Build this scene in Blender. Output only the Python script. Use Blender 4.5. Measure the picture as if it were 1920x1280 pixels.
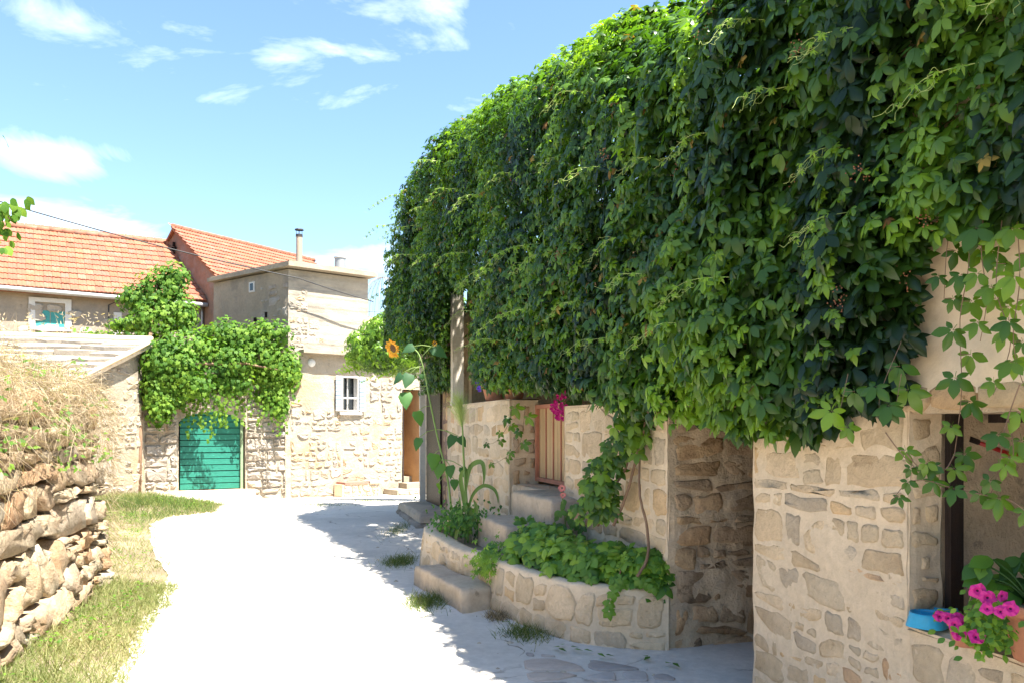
import bpy, math, random
import numpy as np
from mathutils import Vector, Matrix, noise as mnoise

rnd = random.Random(7)
nrg = np.random.default_rng(7)
scene = bpy.context.scene
for o in list(bpy.data.objects):
    bpy.data.objects.remove(o)
C = scene.collection

# ------------------------------------------------------------------ camera
CAM_H = 1.6
cam = bpy.data.cameras.new('camera')
cam.sensor_width = 36.0
cam.lens = 28.8
cam.shift_y = 0.0833
cam.clip_start = 0.05
cam.clip_end = 3000
camo = bpy.data.objects.new('camera', cam)
C.objects.link(camo)
camo.location = (0, 0, CAM_H)
camo.rotation_euler = (math.radians(90), 0, 0)
scene.camera = camo

# ------------------------------------------------------------------ light
SUN_EL = math.radians(62.5)
SUN_AZ = (0.77, -0.638)            # horizontal direction towards the sun
sl = math.hypot(*SUN_AZ)
SUN = Vector((SUN_AZ[0]/sl*math.cos(SUN_EL), SUN_AZ[1]/sl*math.cos(SUN_EL), math.sin(SUN_EL)))
sun = bpy.data.lights.new('sun', 'SUN')
sun.energy = 4.7
sun.angle = math.radians(0.55)
sun.color = (1.0, 0.945, 0.85)
suno = bpy.data.objects.new('sun', sun)
C.objects.link(suno)
suno.rotation_euler = SUN.to_track_quat('Z', 'Y').to_euler()

world = bpy.data.worlds.new('World')
scene.world = world
world.use_nodes = True
wn = world.node_tree
wn.nodes.clear()
def WN(t, **k):
    n = wn.nodes.new(t)
    for a, b in k.items():
        setattr(n, a, b)
    return n
wo = WN('ShaderNodeOutputWorld')
bg = WN('ShaderNodeBackground')
sky = WN('ShaderNodeTexSky', sky_type='NISHITA', sun_disc=False)
sky.sun_elevation = SUN_EL
sky.sun_rotation = math.atan2(SUN.x, SUN.y)
sky.air_density = 1.15
sky.dust_density = 1.0
sky.ozone_density = 1.8
tc = WN('ShaderNodeTexCoord')
def wmath(op, a, b=None, clamp=False):
    n = WN('ShaderNodeMath', operation=op, use_clamp=clamp)
    for i, v in enumerate((a, b)):
        if v is None: continue
        if isinstance(v, (int, float)): n.inputs[i].default_value = v
        else: wn.links.new(v, n.inputs[i])
    return n.outputs[0]
# clouds: wispy noise on the dome, gathered in a few banks
mp = WN('ShaderNodeMapping')
mp.inputs['Scale'].default_value = (3.4, 3.4, 8.5)
mp.inputs['Rotation'].default_value = (0.0, 0.22, 0.3)
wn.links.new(tc.outputs['Generated'], mp.inputs['Vector'])
n1 = WN('ShaderNodeTexNoise'); n1.inputs['Scale'].default_value = 1.5; n1.inputs['Detail'].default_value = 9; n1.inputs['Roughness'].default_value = 0.58; n1.inputs['Distortion'].default_value = 0.55
wn.links.new(mp.outputs['Vector'], n1.inputs['Vector'])
def cloud_dir(px, py):
    return Vector(((px-960)/1536, 1, (800-py)/1536)).normalized()
bank = None
for (px, py, rx, rz, w) in [(110, 290, .06, .022, .34), (30, 395, .12, .018, .26), (170, 420, .16, .022, .30), (180, 55, .12, .045, .34), (740, 55, .17, .07, .27), (770, 110, .06, .03, .16),
                            (640, 480, .18, .035, .30), (715, 390, .06, .03, .20), (-520, 380, .2, .05, .3), (1500, 380, .4, .12, .3), (170, 130, .13, .02, .18),(900,150,.16,.03,.18)]:
    d = cloud_dir(px, py)
    vs = WN('ShaderNodeVectorMath', operation='SUBTRACT'); wn.links.new(tc.outputs['Generated'], vs.inputs[0]); vs.inputs[1].default_value = d
    vm = WN('ShaderNodeVectorMath', operation='MULTIPLY'); wn.links.new(vs.outputs[0], vm.inputs[0]); vm.inputs[1].default_value = (1/rx, 1/rx, 1/rz)
    vl = WN('ShaderNodeVectorMath', operation='LENGTH'); wn.links.new(vm.outputs[0], vl.inputs[0])
    m = wmath('MULTIPLY', wmath('SUBTRACT', 1.0, wmath('MULTIPLY', vl.outputs['Value'], 0.6), True), w)
    bank = m if bank is None else wmath('MAXIMUM', bank, m)
cl = wmath('SUBTRACT', wmath('ADD', n1.outputs['Fac'], bank), 0.685)
cl = wmath('MULTIPLY', cl, 2.3, True)
cl = wmath('MULTIPLY', cl, 0.82)
# the sky whitens gently towards the horizon
mx = WN('ShaderNodeMix', data_type='RGBA')
wn.links.new(cl, mx.inputs['Factor'])
tn = WN('ShaderNodeMix', data_type='RGBA', blend_type='MULTIPLY'); tn.inputs['Factor'].default_value = 1
wn.links.new(sky.outputs['Color'], tn.inputs['A']); tn.inputs['B'].default_value = (.86, .965, 1.04, 1)
wn.links.new(tn.outputs['Result'], mx.inputs['A'])
mx.inputs['B'].default_value = (10.5, 10.9, 11.2, 1)
wn.links.new(mx.outputs['Result'], bg.inputs['Color'])
bg.inputs['Strength'].default_value = 0.062
wn.links.new(bg.outputs[0], wo.inputs[0])

scene.view_settings.view_transform = 'Standard'
scene.view_settings.look = 'None'
scene.view_settings.gamma = 1
scene.view_settings.use_curve_mapping = False
scene.view_settings.exposure = 2.35
scene.render.engine = 'CYCLES'
scene.cycles.max_bounces = 8
scene.cycles.diffuse_bounces = 6
scene.cycles.transmission_bounces = 4
scene.cycles.use_denoising = True

# ------------------------------------------------------------------ materials
MATS = {}
def _nt(name):
    m = bpy.data.materials.new(name); m.use_nodes = True
    nt = m.node_tree
    return m, nt, nt.nodes['Principled BSDF']
def rgba(c): return (c[0], c[1], c[2], 1)

def surf(name, c1, c2, scale=3.0, rough=0.9, bump=0.3, bscale=25.0, blotch=None, bl_scale=1.2, bl_amt=0.5,
         objcol=False, perobj=False, spots=None, spot_scale=9.0, spot_thr=0.62, metallic=0.0, stretch=(1, 1, 1), bdist=0.02, spec=0.3):
    """stone / plaster / wood: two colours in noise, optional blotches and spots, fine relief."""
    m, nt, b = _nt(name)
    N, L = nt.nodes, nt.links
    tc = N.new('ShaderNodeTexCoord'); mp = N.new('ShaderNodeMapping'); mp.inputs['Scale'].default_value = stretch
    L.new(tc.outputs['Object'], mp.inputs['Vector'])
    vec = mp.outputs['Vector']
    oi = None
    if objcol or perobj:
        oi = N.new('ShaderNodeObjectInfo')
    if perobj:
        a = N.new('ShaderNodeVectorMath'); a.operation = 'ADD'
        s = N.new('ShaderNodeMath'); s.operation = 'MULTIPLY'; s.inputs[1].default_value = 37.0
        L.new(oi.outputs['Random'], s.inputs[0]); L.new(vec, a.inputs[0]); L.new(s.outputs[0], a.inputs[1]); vec = a.outputs[0]
    def noise(sc, det=6, ro=.6):
        n = N.new('ShaderNodeTexNoise'); n.inputs['Scale'].default_value = sc; n.inputs['Detail'].default_value = det; n.inputs['Roughness'].default_value = ro
        L.new(vec, n.inputs['Vector']); return n.outputs['Fac']
    def ramp(f, a, bb):
        r = N.new('ShaderNodeMapRange'); r.inputs['From Min'].default_value = a; r.inputs['From Max'].default_value = bb
        L.new(f, r.inputs['Value']); return r.outputs[0]
    def mix(f, a, bb, mode='MIX'):
        x = N.new('ShaderNodeMix'); x.data_type = 'RGBA'; x.blend_type = mode
        if isinstance(f, float): x.inputs['Factor'].default_value = f
        else: L.new(f, x.inputs['Factor'])
        for k, v in (('A', a), ('B', bb)):
            if isinstance(v, tuple): x.inputs[k].default_value = rgba(v)
            else: L.new(v, x.inputs[k])
        return x.outputs['Result']
    col = mix(ramp(noise(scale), .36, .64), c1, c2)
    if blotch:
        f = ramp(noise(bl_scale, 5, .62), .52, .62)
        mu = N.new('ShaderNodeMath'); mu.operation = 'MULTIPLY'; mu.inputs[1].default_value = bl_amt; L.new(f, mu.inputs[0])
        col = mix(mu.outputs[0], col, blotch)
    if spots:
        f = ramp(noise(spot_scale, 8, .72), spot_thr, spot_thr+.07)
        mu = N.new('ShaderNodeMath'); mu.operation = 'MULTIPLY'; mu.inputs[1].default_value = .75; L.new(f, mu.inputs[0])
        col = mix(mu.outputs[0], col, spots)
    if objcol:
        col = mix(1.0, col, oi.outputs['Color'], 'MULTIPLY')
    fine = noise(bscale, 8, .7)
    col = mix(ramp(fine, .3, .7), mix(1.0, col, (.80, .79, .78), 'MULTIPLY'), col)
    L.new(col, b.inputs['Base Color'])
    b.inputs['Roughness'].default_value = rough
    b.inputs['Metallic'].default_value = metallic
    b.inputs['Specular IOR Level'].default_value = spec
    if bump:
        bp = N.new('ShaderNodeBump'); bp.inputs['Strength'].default_value = bump; bp.inputs['Distance'].default_value = bdist
        L.new(fine, bp.inputs['Height']); L.new(bp.outputs[0], b.inputs['Normal'])
    MATS[name] = m
    return m

def leafmat(name, dark, mid, light, trans=0.35, rough=0.42, spec=0.5):
    """foliage: every leaf carries its own tint attribute; thin leaves let light through."""
    m, nt, b = _nt(name)
    N, L = nt.nodes, nt.links
    at = N.new('ShaderNodeAttribute'); at.attribute_name = 'tint'
    cr = N.new('ShaderNodeValToRGB')
    cr.color_ramp.elements[0].color = rgba(dark); cr.color_ramp.elements[1].color = rgba(light)
    e = cr.color_ramp.elements.new(.5); e.color = rgba(mid)
    L.new(at.outputs['Fac'], cr.inputs['Fac'])
    L.new(cr.outputs[0], b.inputs['Base Color'])
    b.inputs['Roughness'].default_value = rough
    b.inputs['Specular IOR Level'].default_value = spec
    tr = N.new('ShaderNodeBsdfTranslucent')
    bc = N.new('ShaderNodeMix'); bc.data_type = 'RGBA'; bc.blend_type = 'MULTIPLY'; bc.inputs['Factor'].default_value = 1.0
    L.new(cr.outputs[0], bc.inputs['A']); bc.inputs['B'].default_value = (1.9, 1.9, .7, 1)
    L.new(bc.outputs['Result'], tr.inputs['Color'])
    ms = N.new('ShaderNodeMixShader'); ms.inputs[0].default_value = trans
    L.new(b.outputs[0], ms.inputs[1]); L.new(tr.outputs[0], ms.inputs[2])
    L.new(ms.outputs[0], N['Material Output'].inputs['Surface'])
    MATS[name] = m
    return m

def plain(name, col, rough=0.5, metallic=0.0, spec=0.5, var=0.12, scale=6.0):
    return surf(name, col, tuple(c*(1-var) for c in col), scale=scale, rough=rough, bump=0.12, bscale=40, metallic=metallic, spec=spec, bdist=.004)

# ------------------------------------------------------------------ mesh building
class MB:
    def __init__(s): s.v = []; s.f = []; s.mi = []
    def add(s, vs, fs, mi=0):
        o = len(s.v); s.v.extend([tuple(v) for v in vs]); s.f.extend([tuple(i+o for i in f) for f in fs]); s.mi.extend([mi]*len(fs))
    def hexa(s, c, mi=0):           # 8 corners: bottom ring, top ring
        s.add(c, [(0, 3, 2, 1), (4, 5, 6, 7), (0, 1, 5, 4), (1, 2, 6, 5), (2, 3, 7, 6), (3, 0, 4, 7)], mi)
    def box(s, x0, x1, y0, y1, z0, z1, mi=0):
        s.hexa([(x0, y0, z0), (x1, y0, z0), (x1, y1, z0), (x0, y1, z0), (x0, y0, z1), (x1, y0, z1), (x1, y1, z1), (x0, y1, z1)], mi)
    def prism(s, poly, z0, z1, mi=0):
        n = len(poly)
        zf0 = z0 if callable(z0) else (lambda x, y: z0)
        zf1 = z1 if callable(z1) else (lambda x, y: z1)
        vs = [(x, y, zf0(x, y)) for x, y in poly] + [(x, y, zf1(x, y)) for x, y in poly]
        s.add(vs, [tuple(range(n-1, -1, -1)), tuple(range(n, 2*n))] + [(i, (i+1) % n, n+(i+1) % n, n+i) for i in range(n)], mi)
    def tube(s, path, rad, n=6, mi=0, cap=True):
        path = [Vector(p) for p in path]
        m = len(path)
        if not hasattr(rad, '__len__'): rad = [rad]*m
        up = Vector((0.13, 0.2, 1)).normalized()
        vs = []
        for i, p in enumerate(path):
            t = (path[min(i+1, m-1)]-path[max(i-1, 0)])
            t = t.normalized() if t.length > 1e-9 else Vector((0, 0, 1))
            a = t.cross(up)
            if a.length < 1e-3: a = t.cross(Vector((1, 0, 0)))
            a.normalize(); b = t.cross(a)
            for k in range(n):
                q = 2*math.pi*k/n
                vs.append(p+(a*math.cos(q)+b*math.sin(q))*rad[i])
        fs = [(i*n+k, i*n+(k+1) % n, (i+1)*n+(k+1) % n, (i+1)*n+k) for i in range(m-1) for k in range(n)]
        if cap: fs += [tuple(range(n-1, -1, -1)), tuple((m-1)*n+k for k in range(n))]
        s.add(vs, fs, mi)
    def lathe(s, c, prof, n=20, mi=0, sx=1, sy=1):
        vs = [(c[0]+r*sx*math.cos(2*math.pi*k/n), c[1]+r*sy*math.sin(2*math.pi*k/n), c[2]+z) for r, z in prof for k in range(n)]
        m = len(prof)
        fs = [(i*n+k, i*n+(k+1) % n, (i+1)*n+(k+1) % n, (i+1)*n+k) for i in range(m-1) for k in range(n)]
        s.add(vs, fs, mi)
    def grid(s, fn, nu, nv, mi=0):
        vs = [fn(i/nu, j/nv) for j in range(nv+1) for i in range(nu+1)]
        w = nu+1
        s.add(vs, [(j*w+i, j*w+i+1, (j+1)*w+i+1, (j+1)*w+i) for j in range(nv) for i in range(nu)], mi)
    def mesh(s, name, mat, smooth=False, origin=None):
        me = bpy.data.meshes.new(name)
        vs = s.v
        if origin is not None:
            ox, oy, oz = origin
            vs = [(a-ox, b-oy, c-oz) for a, b, c in vs]
        me.from_pydata(vs, [], s.f)
        for mm in (mat if isinstance(mat, (list, tuple)) else [mat]): me.materials.append(mm)
        if any(s.mi): me.polygons.foreach_set('material_index', s.mi)
        if smooth: me.polygons.foreach_set('use_smooth', [True]*len(me.polygons))
        me.update()
        return me
    def build(s, name, mat, parent=None, smooth=False, origin=None, recalc=False):
        org = origin if origin is not None else (wloc(parent) if parent is not None else None)
        me = s.mesh(name, mat, smooth, org)
        if recalc: fixn(me)
        o = bpy.data.objects.new(name, me)
        C.objects.link(o)
        if parent is not None:
            o.parent = parent
            pl = wloc(parent)
            o.location = (org[0]-pl[0], org[1]-pl[1], org[2]-pl[2])
        elif org is not None: o.location = org
        o['_w'] = list(org) if org is not None else [0, 0, 0]
        return o
import bmesh
def fixn(me):
    bm = bmesh.new(); bm.from_mesh(me); bmesh.ops.recalc_face_normals(bm, faces=bm.faces); bm.to_mesh(me); bm.free()
def wloc(o):
    return tuple(o['_w']) if '_w' in o else tuple(o.location)
def tag(o, label=None, cat=None, group=None, kind=None):
    if label: o['label'] = label
    if cat: o['category'] = cat
    if group: o['group'] = group
    if kind: o['kind'] = kind
    return o
def thing(name, loc, label, cat, group=None):
    o = bpy.data.objects.new(name, None); o.empty_display_size = .1
    C.objects.link(o); o.location = loc; o['_w'] = list(loc)
    return tag(o, label, cat, group)
def inst(name, me, parent, mat4, color=None):
    """a part that shares mesh data; mat4 is in world space, parents are never rotated"""
    o = bpy.data.objects.new(name, me); C.objects.link(o)
    o.parent = parent
    pl = Vector(wloc(parent))
    o.matrix_basis = Matrix.Translation(-pl) @ mat4
    o['_w'] = list(mat4.translation)
    if color: o.color = rgba(color)
    return o
def nz(x, y, z=0.0): return mnoise.noise(Vector((x, y, z)))
def ss(a, b, x):
    t = min(1, max(0, (x-a)/(b-a))); return t*t*(3-2*t)
def interp(tbl, x):
    if x <= tbl[0][0]: return tbl[0][1]
    for (a, va), (b, vb) in zip(tbl, tbl[1:]):
        if x <= b: return va+(vb-va)*(x-a)/(b-a)
    return tbl[-1][1]

# ---- irregular masonry: voronoi cells with true gaps
def clip_half(poly, px, py, nx, ny):
    out = []
    n = len(poly)
    for i in range(n):
        a = poly[i]; b = poly[(i+1) % n]
        da = (a[0]-px)*nx+(a[1]-py)*ny; db = (b[0]-px)*nx+(b[1]-py)*ny
        if da <= 0: out.append(a)
        if (da < 0 < db) or (db < 0 < da):
            t = da/(da-db); out.append((a[0]+(b[0]-a[0])*t, a[1]+(b[1]-a[1])*t))
    return out
def cells(region, su, sv, gap, jit=0.3, seed=1, vary=0.35, skip=0.0):
    """region: convex polygon (counter-clockwise) in wall coordinates; su, sv: mean stone length and height"""
    r = random.Random(seed)
    us = [p[0] for p in region]; vs = [p[1] for p in region]
    u0, u1, v0, v1 = min(us), max(us), min(vs), max(vs)
    seeds = []; v = v0+sv*.45; row = 0
    while v < v1+sv*.4:
        h = sv*(1+r.uniform(-vary, vary)*.6)
        u = u0+su*r.uniform(.1, .6)
        while u < u1+su*.4:
            w = su*(1+r.uniform(-vary, vary)*1.4)
            seeds.append((u+r.uniform(-jit, jit)*w*.35, v+r.uniform(-jit, jit)*h*.8)); u += w
        v += h; row += 1
    k = su/sv
    out = []
    for i, (x, y) in enumerate(seeds):
        poly = list(region)
        # region edges pulled in by half the gap
        n = len(region)
        for e in range(n):
            a = region[e]; b = region[(e+1) % n]
            ex, ey = b[0]-a[0], b[1]-a[1]; l = math.hypot(ex, ey) or 1
            nx, ny = ey/l, -ex/l
            poly = clip_half(poly, a[0]-nx*gap*.3, a[1]-ny*gap*.3, nx, ny)
            if not poly: break
        if not poly: continue
        for j, (a, b) in enumerate(seeds):
            if j == i: continue
            dx, dy = a-x, (b-y)
            if abs(dx) > su*3 or abs(dy) > sv*3: continue
            # anisotropic metric
            nx, ny = dx, dy*k*k
            l = math.hypot(nx, ny)
            if l < 1e-6: continue
            nx /= l; ny /= l
            poly = clip_half(poly, (x+a)/2-nx*gap/2, (y+b)/2-ny*gap/2, nx, ny)
            if len(poly) < 3: break
        if len(poly) < 3: continue
        A = 0
        for q in range(len(poly)):
            p, p2 = poly[q], poly[(q+1) % len(poly)]; A += p[0]*p2[1]-p2[0]*p[1]
        if abs(A)/2 < su*sv*.10: continue
        if r.random() < skip: continue
        out.append(poly)
    return out
def coursed(region, su, sv, gap, jit=0.3, seed=1, vary=0.35, skip=0.0):
    """roughly coursed rubble: wavy beds, uneven lengths, some stones halved, corners knocked about"""
    r = random.Random(seed)
    us = [p[0] for p in region]; vs = [p[1] for p in region]
    u0, u1, v0, v1 = min(us), max(us), min(vs), max(vs)
    beds = [v0]
    while beds[-1] < v1-sv*.5: beds.append(min(v1, beds[-1]+sv*(1+r.uniform(-vary, vary)*.9)))
    beds[-1] = v1
    def bed(i, u):
        if i == 0 or i == len(beds)-1: return beds[i]
        return beds[i]+sv*.22*nz(u*1.1/su, i*3.7, seed*.37)+sv*.10*nz(u*3/su, i*7.1, seed)
    out = []
    def put(a, b, lo, hi, la, lb, ha, hb):
        # a,b: ends; la/lb lower bed at both ends, ha/hb upper
        g = gap/2; j = jit*.16*min(b-a, hi)
        def q(x, y): return (x+r.uniform(-j, j), y+r.uniform(-j, j)*.8)
        w = b-a
        if w < gap*2 or ha-la < gap*1.6 or hb-lb < gap*1.6: return
        poly = [q(a+g, la+g), q(a+w*.5, (la+lb)/2+g), q(b-g, lb+g), q(b-g, (lb+hb)/2), q(b-g, hb-g), q(a+w*.5, (ha+hb)/2-g), q(a+g, ha-g), q(a+g, (la+ha)/2)]
        # now and then a corner is broken off
        if r.random() < .35: poly.pop(r.choice([0, 2, 4, 6]))
        n = len(region)
        if n != 4 or len(set(us)) > 2 or len(set(vs)) > 2:
            for e in range(n):
                p0 = region[e]; p1 = region[(e+1) % n]; ex, ey = p1[0]-p0[0], p1[1]-p0[1]; l = math.hypot(ex, ey) or 1
                poly = clip_half(poly, p0[0]-ey/l*g, p0[1]+ex/l*g, ey/l, -ex/l)
                if len(poly) < 3: return
        if r.random() < skip: return
        out.append(poly)
    for i in range(len(beds)-1):
        u = u0; h = beds[i+1]-beds[i]
        while u < u1-1e-4:
            w = su*r.uniform(1-vary*.95, 1+vary*1.15)
            if r.random() < .18: w *= .5
            b = min(u1, u+w)
            if u1-b < su*.3: b = u1
            la, lb, ha, hb = bed(i, u), bed(i, b), bed(i+1, u), bed(i+1, b)
            if h > sv*.85 and r.random() < .22:
                f = r.uniform(.4, .6); ma, mb_ = la+(ha-la)*f, lb+(hb-lb)*(f+r.uniform(-.1, .1)); put(u, b, la, h, la, lb, ma, mb_)
                m = u+(b-u)*r.uniform(.4, .6)
                if b-u > su*.8: mm = (ma+mb_)/2; mh = (ha+hb)/2; put(u, m, mm, h, ma, mm, ha, mh); put(m, b, mm, h, mm, mb_, mh, hb)
                else: put(u, b, ma, h, ma, mb_, ha, hb)
            else: put(u, b, la, h, la, lb, ha, hb)
            u = b
    return out
def chaikin(poly, t=0.22):
    out = []
    n = len(poly)
    for i in range(n):
        a, b = poly[i], poly[(i+1) % n]
        out.append((a[0]+(b[0]-a[0])*t, a[1]+(b[1]-a[1])*t)); out.append((a[0]+(b[0]-a[0])*(1-t), a[1]+(b[1]-a[1])*(1-t)))
    # drop near duplicates
    res = [out[0]]
    for p in out[1:]:
        if math.hypot(p[0]-res[-1][0], p[1]-res[-1][1]) > 0.008: res.append(p)
    return res
def stone_mesh(mb, poly, mp, h, rough=0.3, r=rnd, sunk=0.03, edge=0.035, facet=0.0):
    p = chaikin(poly)
    n = len(p)
    cx = sum(a for a, b in p)/n; cy = sum(b for a, b in p)/n
    size = math.sqrt(sum((a-cx)**2+(b-cy)**2 for a, b in p)/n)
    p = [(a+r.uniform(-1, 1)*size*.085, b+r.uniform(-1, 1)*size*.085) for a, b in p]
    tx, ty = r.uniform(-facet, facet), r.uniform(-facet, facet)
    rings = []
    for (s, d) in ((1.0, -sunk), (1-edge/max(size, .05)*.25, h*.55), (1-edge/max(size, .05)*1.1 if edge/max(size, .05) < .6 else .5, h)):
        ring = []
        for a, b in p:
            aa, bb = cx+(a-cx)*s, cy+(b-cy)*s
            dd = d
            if d > 0: dd = d*(1+r.uniform(-rough, rough)) + tx*(aa-cx)+ty*(bb-cy)
            ring.append(mp(aa, bb, dd))
        rings.append(ring)
    vs = [v for ring in rings for v in ring]+[mp(cx+r.uniform(-.2, .2)*size, cy+r.uniform(-.2, .2)*size, h*(1+r.uniform(-rough, rough)*1.2))]
    fs = []
    for q in range(2):
        for i in range(n): fs.append((q*n+i, q*n+(i+1) % n, (q+1)*n+(i+1) % n, (q+1)*n+i))
    for i in range(n): fs.append((2*n+i, 2*n+(i+1) % n, 3*n))
    mb.add(vs, fs)
def lay_stones(region, mp, parent, mat, palette, su, sv, gap, h, seed=1, rough=.3, skip=0., jit=.3, edge=.02, facet=0., sunk=.03, smooth=True, name='stone', vary=.35, holes=()):
    r = random.Random(seed+99)
    cs = coursed(region, su, sv, gap, jit, seed, vary, skip)
    k = 0
    for poly in cs:
        cx = sum(a for a, b in poly)/len(poly); cy = sum(b for a, b in poly)/len(poly)
        if any(h0[0] < cx < h0[1] and h0[2] < cy < h0[3] for h0 in holes): continue
        mb = MB(); stone_mesh(mb, poly, mp, h, rough, r, sunk, edge, facet)
        o = mb.build(name, mat, parent, smooth=smooth)
        c = r.choice(palette); f = r.uniform(.88, 1.1)
        o.color = (c[0]*f, c[1]*f, c[2]*f, 1); k += 1
    return k
def wall_grid(region_rect, mp, step=.07, amp=.012, sc=3.0, lip=0.0, seed=0.0, closed_edges=True):
    """a rough mortar skin over a wall rectangle"""
    u0, u1, v0, v1 = region_rect
    nu = max(2, int((u1-u0)/step)); nv = max(2, int((v1-v0)/step))
    mb = MB()
    def fn(a, b):
        u = u0+(u1-u0)*a; v = v0+(v1-v0)*b
        d = amp*(nz(u*sc+seed, v*sc, seed)+.5*nz(u*sc*3.1, v*sc*3.1, seed+5))
        return mp(u, v, d)
    mb.grid(fn, nu, nv)
    return mb

# ------------------------------------------------------------------ leaves in numbers
def leaflet(hi, L=1.0, W=.27, fold=.10, droop=.25, tooth=.05):
    """one leaflet along +Y, normal +Z"""
    if hi:
        ys = [0, .16, .38, .60, .82, 1.0]; ws = [0, .52, .88, 1.0, .66, 0]
    else:
        ys = [0, .42, 1.0]; ws = [0, 1.0, 0]
    mid = []; lf = []; rt = []
    for i, (y, w) in enumerate(zip(ys, ws)):
        z = -droop*L*y*y
        wob = tooth*.5*(1 if i % 2 else -1) if hi else 0
        mid.append((0, y*L, z))
        if 0 < i < len(ys)-1:
            zz = z+fold*w*L-.10*L*w*w
            lf.append((-(W*w+wob*.2)*L, (y-.04)*L, zz)); rt.append(((W*w+wob*.2)*L, (y-.04)*L, zz))
    V = mid+lf+rt; n = len(mid); k = len(lf); F = []
    for side, base in ((0, n), (1, n+k)):
        seq = [mid[0]]
        def T(a, b, c):
            F.append((a, b, c) if side else (a, c, b))
        T(0, base, 1)
        for i in range(k-1):
            T(base+i, base+i+1, 1+i); T(base+i+1, 2+i, 1+i)
        T(base+k-1, n-1, k)
    return np.array(V, float), np.array(F, int)
def rotz(V, a, tilt=0., off=(0, 0, 0)):
    c, s = math.cos(a), math.sin(a)
    ct, st = math.cos(tilt), math.sin(tilt)
    M1 = np.array([[1, 0, 0], [0, ct, -st], [0, st, ct]]); M2 = np.array([[c, -s, 0], [s, c, 0], [0, 0, 1]])
    return V @ M1.T @ M2.T + np.array(off)
def compound(hi, seed, angs=(-118, -60, 0, 60, 118), sizes=(.60, .88, 1.0, .88, .60), W=.265, petiole=True):
    r = random.Random(seed); Vs = []; Fs = []; o = 0
    for a, s in zip(angs, sizes):
        V, F = leaflet(hi, s*r.uniform(.88, 1.1), W*r.uniform(.88, 1.12)/1.0, fold=r.uniform(-.10, .16), droop=r.uniform(.15, .62))
        V[:, 1] += .07
        V = rotz(V, math.radians(a+r.uniform(-9, 9)), r.uniform(-.35, .15))
        Vs.append(V); Fs.append(F+o); o += len(V)
    if petiole and hi:
        V = np.array([(-.012, 0, 0), (.012, 0, 0), (.0, -.45, -.30), (.02, -.45, -.30)]); Vs.append(V); Fs.append(np.array([(0, 1, 3), (0, 3, 2)])+o)
    return np.vstack(Vs), np.vstack(Fs)
def lobed(seed, hi=True):
    """a grape leaf: broad, lobed, lightly cupped"""
    r = random.Random(seed)
    angs = [-150, -115, -80, -52, -25, 0, 25, 52, 80, 115, 150] if hi else [-140, -70, 0, 70, 140]
    rads = [.45, .62, .50, .78, .62, 1.0, .62, .78, .50, .62, .45] if hi else [.5, .75, 1.0, .75, .5]
    V = [(0, 0, 0)]
    for a, q in zip(angs, rads):
        q *= r.uniform(.9, 1.1)*.62; t = math.radians(a)
        V.append((q*math.sin(t), q*math.cos(t)+.05, -.22*q*q*2+r.uniform(-.04, .04)))
    F = [(0, i+1, i) for i in range(1, len(angs))]
    return np.array(V, float), np.array(F, int)
TPL = {}
def tpl(kind):
    if kind not in TPL:
        if kind == 'vine_hi': TPL[kind] = [compound(True, s) for s in range(6)]
        elif kind == 'vine_lo': TPL[kind] = [compound(False, s+20, petiole=False) for s in range(6)]
        elif kind == 'shoot': TPL[kind] = [compound(False, s+40, angs=(-95, -45, 0, 45, 95), W=.2, petiole=False) for s in range(4)]
        elif kind == 'grape': TPL[kind] = [lobed(s) for s in range(5)]
        elif kind == 'grape_lo': TPL[kind] = [lobed(s, False) for s in range(5)]
        elif kind == 'ovate': TPL[kind] = [leaflet(True, 1, .34, .12, .3) for _ in range(1)]
        elif kind == 'small': TPL[kind] = [leaflet(False, 1, .3, .12, .2)]
        elif kind == 'sprig': TPL[kind] = [compound(True, s+60, angs=(-150, -95, -45, 10, 60, 120), sizes=(.7, .9, 1, .95, .9, .75), W=.33, petiole=False) for s in range(4)]
    return TPL[kind]
class Leaves:
    def __init__(s): s.d = {}
    def add(s, kind, pos, nrm, down, size, tint):
        s.d.setdefault(kind, []).append((tuple(pos), tuple(nrm), tuple(down), size, tint))
    def arrays(s):
        AV = []; AF = []; AT = []; o = 0
        for kind, L in s.d.items():
            T = tpl(kind)
            P = np.array([l[0] for l in L], float); Nn = np.array([l[1] for l in L], float); D = np.array([l[2] for l in L], float)
            S = np.array([l[3] for l in L], float); TI = np.array([l[4] for l in L], float)
            Nn /= np.linalg.norm(Nn, axis=1, keepdims=True)+1e-9
            D = D-Nn*(D*Nn).sum(1, keepdims=True); D /= np.linalg.norm(D, axis=1, keepdims=True)+1e-9
            X = np.cross(D, Nn)
            which = np.arange(len(L)) % len(T)
            for k, (V, F) in enumerate(T):
                m = which == k
                if not m.any(): continue
                R = np.stack([X[m], D[m], Nn[m]], 1)      # rows: axes
                W = np.einsum('vi,nij->nvj', V, R)*S[m][:, None, None]+P[m][:, None, :]
                nl = W.shape[0]; nv = V.shape[0]
                AV.append(W.reshape(-1, 3)); AF.append((F[None]+(np.arange(nl)*nv)[:, None, None]+o).reshape(-1, 3))
                AT.append(np.repeat(TI[m], nv)); o += nl*nv
        return np.vstack(AV), np.vstack(AF), np.concatenate(AT)
    def count(s): return sum(len(v) for v in s.d.values())
    def build(s, name, mat, parent=None, origin=None):
        V, F, T = s.arrays()
        org = np.array(origin if origin is not None else (wloc(parent) if parent is not None else (0, 0, 0)))
        me = tri_mesh(name, V-org, F, T, mat)
        o = bpy.data.objects.new(name, me); C.objects.link(o)
        if parent is not None:
            o.parent = parent; o.location = org-np.array(wloc(parent))
        else: o.location = org
        o['_w'] = [float(a) for a in org]
        return o
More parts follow.
